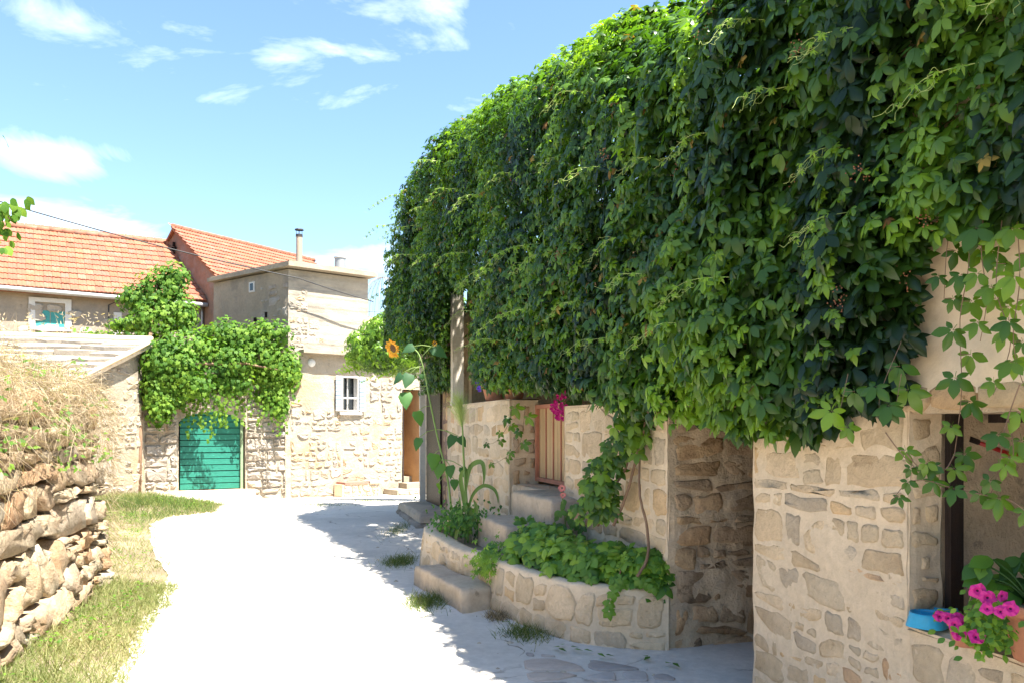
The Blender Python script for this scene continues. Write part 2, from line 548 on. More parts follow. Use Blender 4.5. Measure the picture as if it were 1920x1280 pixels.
def tri_mesh(name, V, F, T, mat, smooth=True):
    me = bpy.data.meshes.new(name)
    me.vertices.add(len(V)); me.vertices.foreach_set('co', V.astype(np.float32).ravel())
    me.loops.add(F.size); me.loops.foreach_set('vertex_index', F.astype(np.int32).ravel())
    me.polygons.add(len(F)); me.polygons.foreach_set('loop_start', np.arange(0, F.size, 3, dtype=np.int32))
    me.polygons.foreach_set('loop_total', np.full(len(F), 3, np.int32)) if bpy.app.version < (4, 0, 0) else None
    if smooth: me.polygons.foreach_set('use_smooth', np.ones(len(F), bool))
    if T is not None:
        a = me.attributes.new('tint', 'FLOAT', 'POINT'); a.data.foreach_set('value', T.astype(np.float32))
    me.materials.append(mat)
    me.update(calc_edges=True); me.validate()
    return me
_leafvar = {}
def leaf_part(kind, k, tint, mat, parent, pos, nrm, down, size, name='leaf'):
    """one leaf as an object of its own, mesh data shared between leaves of the same shape and tint"""
    tq = round(tint*6)/6
    key = (kind, k % len(tpl(kind)), tq, mat.name)
    if key not in _leafvar:
        V, F = tpl(kind)[key[1]]
        _leafvar[key] = tri_mesh(name, V, F, np.full(len(V), tq), mat)
    n = Vector(nrm).normalized(); d = Vector(down); d = (d-n*d.dot(n)).normalized(); x = d.cross(n)
    M = Matrix((x, d, n)).transposed().to_4x4()
    M = Matrix.Translation(Vector(pos)) @ M @ Matrix.Scale(size, 4)
    return inst(name, _leafvar[key], parent, M)

def blades(name, pts, mat, parent=None, origin=(0, 0, 0)):
    """thin curved blades; pts: (base, dir, length, width, tint, bend)"""
    n = len(pts)
    B = np.array([p[0] for p in pts], float); D = np.array([p[1] for p in pts], float); L = np.array([p[2] for p in pts], float)
    W = np.array([p[3] for p in pts], float); T = np.array([p[4] for p in pts], float); Bd = np.array([p[5] for p in pts], float)
    D /= np.linalg.norm(D, axis=1, keepdims=True)+1e-9
    side = np.cross(D, nrg.normal(size=(n, 3))); side /= np.linalg.norm(side, axis=1, keepdims=True)+1e-9
    bend = np.cross(side, D); 
    down = np.zeros((n, 3)); down[:, 2] = -1
    def at(f): return B+D*(L*f)[:, None]+bend*(Bd*L*f*f*.5)[:, None]+down*(np.abs(Bd)*L*f*f*.5)[:, None]
    P0, P1, P2 = at(0), at(.5), at(1.0)
    V = np.stack([P0-side*W[:, None]*.5, P0+side*W[:, None]*.5, P1-side*W[:, None]*.4, P1+side*W[:, None]*.4, P2], 1)
    F = np.array([(0, 1, 3), (0, 3, 2), (2, 3, 4)])
    FF = (F[None]+(np.arange(n)*5)[:, None, None]).reshape(-1, 3)
    org = np.array(origin, float)
    me = tri_mesh(name, V.reshape(-1, 3)-org, FF, np.repeat(T, 5), mat, smooth=False)
    o = bpy.data.objects.new(name, me); C.objects.link(o)
    if parent is not None:
        o.parent = parent; o.location = org-np.array(wloc(parent))
    else: o.location = org
    o['_w'] = [float(a) for a in org]
    return o

# ================================================================== materials
M = {}
M['soil'] = surf('soil', (.26, .20, .13), (.17, .13, .08), 1.4, bump=.5, bscale=30, blotch=(.38, .32, .22), bl_scale=.5)
M['road'] = surf('road_concrete', (.66, .61, .54), (.57, .53, .47), 1.1, rough=.85, bump=.35, bscale=14, blotch=(.48, .45, .40), bl_scale=.8, bl_amt=.5, spots=(.36, .32, .27), spot_scale=7, spot_thr=.68, bdist=.02)
def add_cracks(m, scale, width, dark):
    nt = m.node_tree; N, L = nt.nodes, nt.links; b = N['Principled BSDF']
    src = b.inputs['Base Color'].links[0].from_socket
    tc = N.new('ShaderNodeTexCoord'); nzn = N.new('ShaderNodeTexNoise'); nzn.inputs['Scale'].default_value = 2.5; nzn.inputs['Detail'].default_value = 6
    L.new(tc.outputs['Object'], nzn.inputs['Vector'])
    ad = N.new('ShaderNodeVectorMath'); ad.operation = 'MULTIPLY_ADD'; L.new(nzn.outputs['Color'], ad.inputs[0]); ad.inputs[1].default_value = (.55, .55, 0); L.new(tc.outputs['Object'], ad.inputs[2])
    v = N.new('ShaderNodeTexVoronoi'); v.feature = 'DISTANCE_TO_EDGE'; v.inputs['Scale'].default_value = scale; L.new(ad.outputs[0], v.inputs['Vector'])
    mr = N.new('ShaderNodeMapRange'); mr.inputs['From Min'].default_value = 0; mr.inputs['From Max'].default_value = width; mr.inputs['To Min'].default_value = 1; mr.inputs['To Max'].default_value = 0
    L.new(v.outputs['Distance'], mr.inputs['Value'])
    n2 = N.new('ShaderNodeTexNoise'); n2.inputs['Scale'].default_value = 1.3; L.new(tc.outputs['Object'], n2.inputs['Vector'])
    m2 = N.new('ShaderNodeMapRange'); m2.inputs['From Min'].default_value = .45; m2.inputs['From Max'].default_value = .6; L.new(n2.outputs['Fac'], m2.inputs['Value'])
    mu = N.new('ShaderNodeMath'); mu.operation = 'MULTIPLY'; L.new(mr.outputs[0], mu.inputs[0]); L.new(m2.outputs[0], mu.inputs[1])
    mx = N.new('ShaderNodeMix'); mx.data_type = 'RGBA'; L.new(mu.outputs[0], mx.inputs['Factor']); L.new(src, mx.inputs['A']); mx.inputs['B'].default_value = rgba(dark)
    L.new(mx.outputs['Result'], b.inputs['Base Color'])
add_cracks(M['road'], .9, .012, (.16, .13, .10))
add_cracks(M['concrete'] if 'concrete' in M else M['road'], 1.1, .012, (.14, .12, .10)) if False else None
M['paving'] = surf('paving_stone', (.66, .62, .57), (.56, .52, .48), 2.5, rough=.8, bump=.4, bscale=18, objcol=True, perobj=True)
M['mortar'] = surf('wall_mortar', (.75, .595, .415), (.67, .525, .36), 2.2, bump=.55, bscale=22, blotch=(.47, .39, .29), bl_scale=1.6, bl_amt=.4, spots=(.40, .33, .24), spot_scale=12, spot_thr=.64)
M['stone'] = surf('wall_stone', (1.0, .98, .95), (.86, .83, .79), 3.5, bump=.8, bscale=26, blotch=(.76, .70, .62), bl_scale=3.5, bl_amt=.5, spots=(.52, .46, .39), spot_scale=16, spot_thr=.62, objcol=True, perobj=True, bdist=.03)
M['damp_stone'] = surf('shaded_passage_stone', (.90, .84, .76), (.62, .55, .48), 4.0, bump=.9, bscale=20, blotch=(.45, .38, .31), bl_scale=2.0, bl_amt=.7, spots=(.32, .27, .22), spot_scale=9, spot_thr=.56, objcol=True, perobj=True, bdist=.04)  # darker copy of wall_stone; shade of passage and recesses put in its colour
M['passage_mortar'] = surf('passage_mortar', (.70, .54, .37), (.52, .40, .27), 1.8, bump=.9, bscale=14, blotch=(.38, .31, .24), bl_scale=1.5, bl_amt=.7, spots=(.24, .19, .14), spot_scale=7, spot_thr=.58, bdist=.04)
M['dry_stone'] = surf('field_stone', (.72, .69, .63), (.52, .48, .43), 4.0, bump=1.0, bscale=9, blotch=(.66, .52, .40), bl_scale=3.0, bl_amt=.6, spots=(.32, .27, .22), spot_scale=12, spot_thr=.58, objcol=True, perobj=True, bdist=.05)
M['gap'] = surf('wall_core_rubble', (.22, .17, .12), (.13, .10, .07), 6, bump=.8, bscale=20)
M['plaster'] = surf('cream_plaster', (.76, .59, .40), (.70, .54, .37), .9, bump=.35, bscale=9, blotch=(.46, .40, .32), bl_scale=1.1, bl_amt=.35, bdist=.02)
M['concrete'] = surf('old_concrete', (.36, .30, .225), (.28, .235, .175), 1.6, bump=.5, bscale=18, blotch=(.20, .18, .155), bl_scale=1.1, bl_amt=.6, spots=(.14, .12, .10), spot_scale=6, spot_thr=.62)
M['house_wall'] = surf('weathered_house_wall', (.38, .325, .25), (.29, .25, .195), 1.5, bump=.7, bscale=16, blotch=(.42, .26, .135), bl_scale=.7, bl_amt=.55, spots=(.20, .17, .135), spot_scale=6, spot_thr=.61, bdist=.04)
M['board_concrete'] = surf('board_marked_concrete', (.37, .325, .26), (.29, .255, .205), 1.3, bump=.8, bscale=10, stretch=(.8, .8, 1.6), blotch=(.22, .195, .165), bl_scale=1.3, bl_amt=.6, spots=(.2, .17, .14), spot_scale=5, spot_thr=.63)
M['gable'] = surf('red_gable_render', (.28, .165, .115), (.20, .125, .09), 1.2, bump=.8, bscale=12, blotch=(.26, .20, .17), bl_scale=.9, bl_amt=.8, spots=(.16, .11, .09), spot_scale=5, spot_thr=.58)
M['grey_wall'] = surf('grey_house_wall', (.36, .30, .23), (.26, .22, .175), 1.2, bump=.6, bscale=9, blotch=(.26, .23, .19), bl_scale=1.2, bl_amt=.6, spots=(.2, .16, .12), spot_scale=5, spot_thr=.6)
M['roof_tile'] = surf('clay_tile', (.31, .112, .065), (.235, .085, .05), 5, rough=.85, bump=.4, bscale=20, blotch=(.26, .15, .11), bl_scale=2.5, bl_amt=.5, objcol=True, perobj=True)
M['roof_stone'] = surf('roof_slab_stone', (.52, .48, .43), (.40, .37, .33), 3, bump=.6, bscale=14, objcol=True, perobj=True, blotch=(.6, .56, .5), bl_scale=2)
M['white_metal'] = plain('galvanised_gutter', (.42, .43, .44), .45, .3)
M['white'] = plain('white_paint', (.66, .64, .60), .55)
M['shutter'] = plain('pale_blue_shutter', (.30, .39, .50), .55)
M['teal'] = surf('teal_paint', (.020, .17, .125), (.013, .135, .10), 3.0, rough=.5, bump=.3, bscale=30, stretch=(3, 3, 14), spots=(.03, .30, .24), spot_scale=4, spot_thr=.6, bdist=.006)
M['teal_shutter'] = plain('teal_shutter', (.04, .28, .26), .55)
M['dark'] = plain('dark_opening', (.012, .011, .010), .9, spec=.1)
M['glass'] = plain('window_glass', (.02, .025, .03), .08, spec=.6)
M['rust'] = surf('rusty_metal', (.33, .14, .07), (.22, .09, .05), 8, bump=.4)
M['pipe'] = surf('flue_pipe', (.34, .27, .21), (.27, .22, .17), 2, rough=.6, stretch=(1, 1, .6))
M['galv'] = plain('galvanised_pipe', (.36, .36, .35), .4, .5)
M['cable'] = plain('black_cable', (.02, .02, .02), .6)
M['hay'] = leafmat('dry_grass', (.11, .08, .055), (.27, .205, .135), (.46, .385, .28), trans=.25, rough=.8, spec=.15)
M['grass'] = leafmat('verge_grass', (.065, .10, .028), (.17, .19, .07), (.40, .33, .19), trans=.25, rough=.8, spec=.15)
M['green_grass'] = leafmat('green_grass', (.045, .085, .02), (.11, .15, .04), (.30, .27, .12), trans=.3, rough=.7, spec=.2)
M['creeper'] = leafmat('creeper_leaf', (.012, .034, .006), (.055, .130, .013), (.21, .35, .026), trans=.42, rough=.38, spec=.5)
M['grape'] = leafmat('grapevine_leaf', (.022, .070, .009), (.062, .145, .015), (.15, .25, .028), trans=.40, rough=.62, spec=.22)
M['shrub'] = leafmat('shrub_leaf', (.030, .085, .014), (.085, .20, .024), (.24, .38, .04), trans=.32, rough=.45, spec=.4)
M['sunleaf'] = leafmat('sunflower_leaf', (.03, .085, .035), (.06, .15, .04), (.14, .26, .05), trans=.35, rough=.6, spec=.3)
M['stalk'] = leafmat('green_stalk', (.10, .18, .04), (.20, .30, .09), (.42, .50, .16), trans=.15, rough=.6, spec=.3)
M['bark'] = surf('vine_bark', (.30, .19, .12), (.20, .125, .08), 9, bump=.8, bscale=30, stretch=(1, 1, .25))
M['pot'] = surf('terracotta', (.52, .22, .12), (.44, .18, .10), 4, rough=.8, bump=.2, bscale=25, blotch=(.50, .33, .24), bl_scale=3, bl_amt=.4)
M['magenta'] = plain('magenta_petal', (.62, .008, .24), .6, var=.25, scale=60)
M['throat'] = plain('flower_throat', (.10, .005, .06), .7)
M['purple'] = plain('violet_petal', (.10, .03, .42), .6)
M['pinkrose'] = plain('salmon_petal', (.72, .26, .22), .6)
M['yellow'] = plain('sunflower_petal', (.85, .42, .01), .6)
M['brownseed'] = plain('sunflower_disc', (.12, .06, .02), .8)
M['bowl'] = plain('blue_plastic', (.035, .38, .62), .32, var=.04)
M['darkwood'] = surf('dark_wood', (.030, .018, .014), (.016, .010, .008), 6, rough=.45, bump=.4, stretch=(4, 4, .4))
M['redpaint'] = plain('red_paint', (.35, .012, .012), .4)
M['gate'] = surf('salmon_gate_paint', (.55, .24, .15), (.47, .19, .12), 5, rough=.6, bump=.3, bscale=30, spots=(.3, .15, .09), spot_scale=10, spot_thr=.63)
M['gatewood'] = surf('gate_slats', (.66, .46, .25), (.56, .37, .19), 4, rough=.75, bump=.4, bscale=40, stretch=(5, 5, .5))
M['post'] = surf('post_paint', (.62, .57, .48), (.55, .50, .42), 2, rough=.75, bump=.25, spots=(.42, .36, .28), spot_scale=6, spot_thr=.64)

# ================================================================== ground
ROAD_L = [(-1, -1.2), (2, -1.75), (4, -2.2), (5.34, -2.57), (7, -3.1), (8.8, -3.68), (11, -4.85), (12.4, -5.45), (13.4, -5.95), (14.6, -6.15), (15.3, -5.6), (17, -6.0), (18.3, -7.2), (19.2, -8.6), (30, -8.6)]
def road_left(y): return interp(ROAD_L, y)+.10*nz(y*1.7, 3.1)+.05*nz(y*5, 8.1)
def terrain(x, y):
    z = -.26*ss(17, 22, y)*ss(-9.5, -5.5, x)
    e = road_left(y)-x
    if y < 19.5 and e > 0: z += (.16*ss(0, 1.6, e)+.03*nz(x*2, y*2)*ss(0, .5, e))*(1-ss(17.5, 19, y))
    return z
def road_z(x, y): return terrain(x, y)
def axis(lo, hi, fine, big):
    a = list(np.arange(lo, hi+1e-6, fine)); s = fine; q = []
    p = hi
    while p < big: s *= 1.5; p += s; q.append(p)
    s = fine; p = lo; w = []
    while p > -big: s *= 1.5; p -= s; w.append(p)
    return w[::-1]+a+q
gx = axis(-12, 6, .25, 900); gy = axis(-3, 26, .25, 900)
mb = MB(); W = len(gx)
mb.add([(x, y, terrain(x, y)+(.012*nz(x*3, y*3)-.012)) for y in gy for x in gx],
       [(j*W+i, j*W+i+1, (j+1)*W+i+1, (j+1)*W+i) for j in range(len(gy)-1) for i in range(W-1)])
tag(mb.build('ground', M['soil'], smooth=True, origin=(0, 0, 0)), kind='structure')

mb = MB()
ny, nx = 150, 40
def rfn(a, b):
    y = -2.5+(27.5)*b
    l = road_left(y); r = 7.5
    x = l+(r-l)*a
    e = .008 if a > 0 else -.01
    return (x, y, terrain(x, y)+e+.010*nz(x*.9, y*.9, 2)*min(1, a*10)+.008)
mb.grid(rfn, nx, ny)
tag(mb.build('road', M['road'], smooth=True, origin=(0, 0, 0)), kind='structure')

# ================================================================== facade frame of the house on the right
FN = Vector((.956, .293, 0)); FD = Vector((-.306, 1, 0))
def F(t, off, z): return (1.78-.306*t+.956*off, 3.68+t+.293*off, z)
def fbox(mb, t0, t1, o0, o1, z0, z1):
    mb.hexa([F(t0, o0, z0), F(t0, o1, z0), F(t1, o1, z0), F(t1, o0, z0), F(t0, o0, z1), F(t0, o1, z1), F(t1, o1, z1), F(t1, o0, z1)])

# paved strip with a few flat stones at the foot of the wall
pav = [(1.05, 5.45), (1.22, 4.6), (1.62, 3.3), (2.4, 1.2), (.9, 1.2), (.62, 4.2), (.30, 5.1), (-.1, 6.0), (.15, 6.1), (.5, 5.72)]
def paving_z(x, y): return .030
pvt = thing('pavement', (.8, 4.8, 0), None, None); tag(pvt, kind='structure')
mb = MB()
reg = [(-.25, 1.6), (2.1, 1.6), (1.45, 3.9), (.98, 5.40), (.55, 5.62), (.28, 5.85), (-.20, 6.3), (.1, 4.6)]
def pin(x, y):
    return True
lay_stones([(.15, 3.2), (1.4, 3.2), (1.15, 4.9), (.95, 5.42), (.55, 5.58), (.05, 5.9)], lambda u, v, d: (u, v, .022+d), pvt, M['paving'],
           [(.95, .85, .78), (.85, .84, .84), (.78, .72, .68), (.9, .82, .74), (.62, .60, .60)], .34, .24, .05, .006, seed=5, rough=.2, sunk=.02, edge=.01, name='flagstone', jit=.5)

# ================================================================== dry stone wall on the left
WA = Vector((-2.20, 1.5, 0)); WB = Vector((-4.02, 8.0, 0))
wd = (WB-WA); WL = wd.length; wd.normalize()
wnrm = Vector((wd.y, -wd.x, 0))         # towards the road
dsw = thing('dry_stone_wall', tuple(WA.lerp(WB, .5)), 'rough dry stone retaining wall of pale boulders topped with dry grass beside the lane', 'stone wall')
def wall_batter(v): return -.10*v
def wtop(u): return 1.86+.10*nz(u*.8, 4.2)+.05*nz(u*2.5, 1.2)
def bulge(u, v): return .10*nz(u*.7, v*.9, 3.3)
def mpw(u, v, d):
    p = WA+wd*u+wnrm*(d+wall_batter(v)+bulge(u, v)*.8)
    return (p.x, p.y, v+.05)
pal_dry = [(.62, .52, .39), (.56, .48, .37), (.66, .55, .40), (.60, .47, .33), (.52, .46, .38), (.64, .44, .28), (.70, .62, .49), (.58, .46, .34)]
u_end = WL
# stone zones: near large, far smaller
rz = random.Random(3)
for (u0, u1, v0, v1, su, sv, sd) in [(.1, 2.9, 0.0, .9, .55, .26, 16), (.1, 2.9, .9, 1.84, .55, .2, 17), (2.9, 5.4, 0.0, .66, .50, .27, 11), (2.9, 5.4, .66, 1.26, .48, .21, 12), (2.9, 5.4, 1.26, 1.86, .46, .17, 13),
                                     (5.4, u_end, 0.0, .64, .50, .24, 14), (5.4, u_end, .64, 1.86, .50, .19, 15)]:
    lay_stones([(u0, v0), (u1, v0), (u1, v1), (u0, v1)], mpw, dsw, M['dry_stone'], pal_dry, su, sv, .016, .065, seed=sd, rough=.4, edge=.035, facet=.10, sunk=.10, smooth=True, jit=.8, vary=.6)
# rounded end of the wall, and its return to the field
def mpe(u, v, d):
    a = min(u/.5, math.pi*.5)
    c = WB-wnrm*.5+wnrm*(wall_batter(v))
    if u < .5*math.pi*.5:
        n = wnrm*math.cos(u/.5)+wd*math.sin(u/.5); p = c+n*(.5+d+.05)
    else:
        p = c+wd*(.55+d)-wnrm*(u-.5*math.pi*.5)
    return (p.x, p.y, v+.05)
lay_stones([(0, 0), (1.9, 0), (1.9, 1.8), (0, 1.8)], mpe, dsw, M['dry_stone'], pal_dry, .36, .21, .014, .06, seed=21, rough=.45, edge=.03, facet=.15, sunk=.10, smooth=True, jit=.85, vary=.6)
mb = MB()
A = WA-wnrm*.30; B = WB-wnrm*.30-wd*.05
A2 = A-wnrm*.55; B2 = B-wnrm*.55
mb.hexa([(A.x, A.y, -.1), (B.x, B.y, -.1), (B2.x, B2.y, -.1), (A2.x, A2.y, -.1), (A.x, A.y, 1.72), (B.x, B.y, 1.72), (B2.x, B2.y, 1.72), (A2.x, A2.y, 1.72)])
# core face that follows the bulge behind the stones
mb.grid(lambda a, b: mpw(a*WL, b*1.78, -.085), 60, 12)
mb.grid(lambda a, b: mpe(a*1.9, b*1.78, -.08), 20, 6)
mb.build('core', M['gap'], dsw)
# the field behind it
mb = MB()
def fld(a, b):
    y = -2+9.9*b; base = WA+wd*((y-WA.y)/wd.y)-wnrm*.28
    x = base.x-14*a*a-a*.5
    return (x, y, 1.80+.25*ss(0, .15, a)+.18*nz(x*.5, y*.5)+.05*nz(x*2.2, y*2.2)-1.9*(1-ss(0, .08, 1-b)))
mb.grid(fld, 30, 40)
tag(mb.build('field_terrace', M['soil'], smooth=True, origin=(-6, 5, 0)), kind='structure')

# hay hanging over the wall
pts = []
r = random.Random(5)
for i in range(7800):
    y = 3.2+(4.8)*r.random(); u = (y-WA.y)/wd.y
    back = r.random()**1.3*1.6
    p = WA+wd*u-wnrm*(back-.10)
    hz = 1.84+.34*math.exp(-((back-.5)/.5)**2)*(.6+.8*nz(u*1.4, 9)+.5*nz(u*4, 3))+.16*r.random()
    hang = 0
    if r.random() < .42:
        k = r.random()**2.0
        p = WA+wd*u+wnrm*(.02+.16*r.random()-.10*(1-k)); hz = 2.0-.85*k*(.45+1.1*abs(nz(u*1.3, 2.2))); hang = 1
    if hang: d = (wnrm.x*r.uniform(-.3, .8)+wd.x*r.uniform(-1.6, 1.6), wnrm.y*r.uniform(-.3, .8)+wd.y*r.uniform(-1.6, 1.6), r.uniform(-1.1, .9))
    else: d = (r.uniform(-1, 1), r.uniform(-1, 1), r.uniform(-.5, 1.0))
    pts.append(((p.x, p.y, hz), d, r.uniform(.06, .30), r.uniform(.0018, .004), r.random(), r.uniform(-2.6, 2.6)))
for i in range(240):        # standing stems
    y = 3.6+4.4*r.random(); u = (y-WA.y)/wd.y; p = WA+wd*u-wnrm*r.uniform(0, 1.0)
    pts.append(((p.x, p.y, 1.95), (r.uniform(-.3, .3), r.uniform(-.3, .3), 1), r.uniform(.25, .60), .003, r.uniform(.4, .9), r.uniform(-.6, .6)))
tag(blades('dry_grass', pts, M['hay'], origin=(-3.6, 6.5, 1.9)), 'tangled straw coloured dry grass hanging over the top of the stone wall', 'dry grass', kind='stuff')
lv = Leaves()
for i in range(46):
    y = 4.6+3.4*r.random(); u = (y-WA.y)/wd.y; p = WA+wd*u-wnrm*r.uniform(-.12, .8); z0 = 1.9+.25*r.random() if r.random() < .6 else 1.3+.6*r.random()
    if z0 < 1.85: p = WA+wd*u+wnrm*.04
    for k in range(9): lv.add('small', (p.x+r.uniform(-.07, .07), p.y+r.uniform(-.07, .07), z0+r.uniform(-.06, .10)), (r.uniform(0, .8), -.8, .6), (r.uniform(-1, 1), 0, r.uniform(-.8, .4)), r.uniform(.03, .06), r.uniform(.3, .9))
tag(lv.build('wall_weeds', M['grape'], origin=(-3.6, 6.5, 1.9)), 'small green weeds rooted between the dry grass and the wall stones', 'weeds', kind='stuff')
# end-of-wall weeds: a dry brush hanging down the end
pts = []
for i in range(1500):
    a = r.random()*math.pi*.6; v = 1.9-1.5*r.random()**1.4
    c = WB-wnrm*.5; n = wnrm*math.cos(a)+wd*math.sin(a); p = c+n*(.5+r.uniform(.0, .14))
    pts.append(((p.x, p.y, v), (n.x*.5+r.uniform(-.5, .5), n.y*.5+r.uniform(-.5, .5), r.uniform(-1, .3)), r.uniform(.12, .35), .003, r.random(), r.uniform(-1, 1)))
tag(blades('dry_brush', pts, M['hay'], origin=(-4.3, 8.1, 1)), 'dry straw and brush trailing down the rounded far end of the stone wall', 'dry grass', kind='stuff')

# verge grass
pts = []
for i in range(42000):
    y = 3.2+(14.5)*r.random()**1.25
    l = road_left(y)
    wline = WA.x+(y-WA.y)*wd.x/wd.y if y < 8.3 else -8.8
    wv = l-max(wline-.10, l-3.6)
    q = r.random()**1.15
    x = l+.10-q*wv
    dens = .5+.9*nz(x*1.3, y*1.3, 3)+.3*ss(0, .35, q)
    if r.random() > dens+.25: continue
    green = .5+.8*nz(x*.8, y*.8, 7)
    t = min(1, max(0, .62-green*.42+r.uniform(-.2, .3)))
    h = r.uniform(.03, .12)*(1+.8*q)
    pts.append(((x, y, terrain(x, y)-.005), (r.uniform(-.7, .7), r.uniform(-.7, .7), .8), h, r.uniform(.003, .006), t, r.uniform(-1.2, 1.2)))
tag(blades('verge_grass', pts, M['grass'], origin=(-4, 8, 0)), 'patchy green and straw coloured grass along the foot of the stone wall', 'grass', kind='stuff')
# weeds with small leaves in the verge
lv = Leaves()
for i in range(900):
    y = 3.6+(13.8)*r.random(); l = road_left(y)
    cx = l-.15-1.2*r.random(); wline = WA.x+(y-WA.y)*wd.x/wd.y if y < 8.3 else -8.3
    if cx < wline+.05 or nz(cx*.9, y*.9, 7) < -.05: continue
    for k in range(5):
        a = r.uniform(0, 6.28)
        lv.add('small', (cx+r.uniform(-.07, .07), y+r.uniform(-.07, .07), terrain(cx, y)+r.uniform(.02, .10)), (r.uniform(-.5, .5), r.uniform(-.5, .5), 1), (math.cos(a), math.sin(a), 0), r.uniform(.025, .05), r.uniform(.3, .95))
tag(lv.build('verge_weeds', M['grape'], origin=(-4, 8, 0)), 'small leafy green weeds scattered through the grass verge', 'weeds', kind='stuff')
# a denser green clump where the verge widens before the courtyard
pts = []
for i in range(9000):
    x = r.gauss(-6.9, .75); y = r.gauss(15.6, 1.0)
    if x > road_left(y)+.05 or y > 18.2: continue
    pts.append(((x, y, terrain(x, y)), (r.uniform(-.6, .6), r.uniform(-.6, .6), .9), r.uniform(.06, .22), .006, r.random()**1.5*.9, r.uniform(-1, 1)))
tag(blades('green_bank_grass', pts, M['green_grass'], origin=(-6.9, 15.6, 0)), 'lush green grass on the low bank in front of the green cellar door', 'grass', kind='stuff')
for j, (cx, cy, sx, sy, nn, lab) in enumerate([(-4.15, 16.6, .75, .25, 1400, 'thin strip of grass growing out of the courtyard paving'),
                                    (-3.1, 17.7, .5, .25, 900, 'small grass patch in the courtyard in front of the stone bench'),
                                    (-2.95, 21.3, .6, .22, 1100, 'green weeds along the foot of the low stone steps'),
                                    (-1.32, 9.6, .16, .35, 1100, 'dark green grass tuft at the outer curve of the small planter'),
                                    (-.78, 7.35, .16, .30, 1500, 'bright green grass tuft against the stone slab step'),
                                    (.12, 6.28, .16, .22, 800, 'dark grass tuft at the foot of the larger planter wall'),
                                    (-.12, 6.80, .08, .14, 450, 'sparse dry tuft in the corner beside the slab step'),
                                    (-1.75, 12.6, .12, .8, 500, 'grass growing in the road crack near the flat entrance step')]):
    pts = []
    for i in range(nn):
        x = cx+r.gauss(0, sx*.6); y = cy+r.gauss(0, sy*.6)
        pts.append(((x, y, terrain(x, y)), (r.uniform(-.7, .7), r.uniform(-.7, .7), .8), r.uniform(.05, .17)*(.6 if sx > .3 else 1), .004, r.random()**1.6*(.9 if j not in (6,) else 1), r.uniform(-1.2, 1.2)))
    tag(blades('grass_tuft', pts, M['green_grass'] if j != 6 else M['hay'], origin=(cx, cy, 0)), lab, 'grass', group='grass growing in gaps of the paving', kind='stuff')

mb = MB(); r = random.Random(15)
def pebble(x, y, z, s):
    a = r.uniform(0, 6.28); c, q = math.cos(a), math.sin(a)
    P = [(1, 0, 0), (.2, .8, .05), (-.9, .3, 0), (-.4, -.8, .02), (.6, -.6, 0), (.1, 0, .55)]
    mb.add([(x+(u*c-v*q)*s, y+(u*q+v*c)*s, z+w*s) for u, v, w in P], [(0, 1, 5), (1, 2, 5), (2, 3, 5), (3, 4, 5), (4, 0, 5)])
for i in range(1500):
    y = 3.4+r.random()**1.3*15; l = road_left(y)
    k = r.random()
    x = l+abs(r.gauss(0, .22)) if k < .55 else (l+r.random()*(1.35-.3*y-l+1.2))
    pebble(x, y, terrain(x, y)+.012, r.choice([.006, .009, .012, .02, .03])*r.uniform(.6, 1.3))
tag(mb.build('gravel', M['paving'], origin=(-3, 8, 0)), 'loose gravel and small stones along the edges of the pale lane', 'gravel', kind='stuff').color = (.7, .65, .55, 1)

# ================================================================== stone-roofed shed
shed = thing('stone_shed', (-9.0, 18, 0), 'low stone shed roofed with pale stone slabs beside the green cellar door', 'shed')
G0 = Vector((-9.0, 15.9, 0)); G1 = Vector((-8.68, 19.3, 0))
def gab(u, v, d):
    p = G0+(G1-G0).normalized()*u; n = Vector(((G1-G0).normalized().y, -(G1-G0).normalized().x, 0))
    return (p.x+n.x*d, p.y+n.y*d, v)
GL = (G1-G0).length
rake = lambda u: 2.32+(3.52-2.32)*(u/GL)
mb = MB()
vs = [gab(0, -.3, -.02), gab(GL, -.3, -.02), gab(GL, rake(GL), -.02), gab(0, rake(0), -.02)]
back = [(a-7.5, b, c) for a, b, c in vs]
mb.hexa([vs[0], vs[1], back[1], back[0], vs[3], vs[2], back[2], back[3]])
P1 = gab(GL, 0, 0)
mb.hexa([(P1[0], P1[1], -.3), (-8.62, 21.4, -.3), (-16.4, 21.4, -.3), (-16.4, 19.2, -.3), (P1[0], P1[1], 3.5), (-8.62, 21.4, 2.9), (-16.4, 21.4, 2.9), (-16.4, 19.2, 3.5)])
def gfn(a, b):
    u = GL*a; v = -.2+(rake(u)+.2)*b
    return gab(u, v, .02*nz(u*2, v*2)+.01)
mb.grid(gfn, 40, 40)
mb.build('wall', M['house_wall'], shed, smooth=False)
pal_sun = [(0.416, 0.366, 0.301), (0.368, 0.324, 0.274), (0.448, 0.391, 0.319), (0.320, 0.300, 0.264), (0.400, 0.333, 0.246)]
for (u0, u1) in ((.1, 1.7), (1.7, GL-.05)):
    lay_stones([(u0, -.1), (u1, -.1), (u1, rake(u1)-.25), (u0, rake(u0)-.1)], gab, shed, M['stone'], pal_sun, .42, .26, .05, .03, seed=31+int(u0), rough=.5, jit=.6, skip=.15, edge=.03, smooth=False)
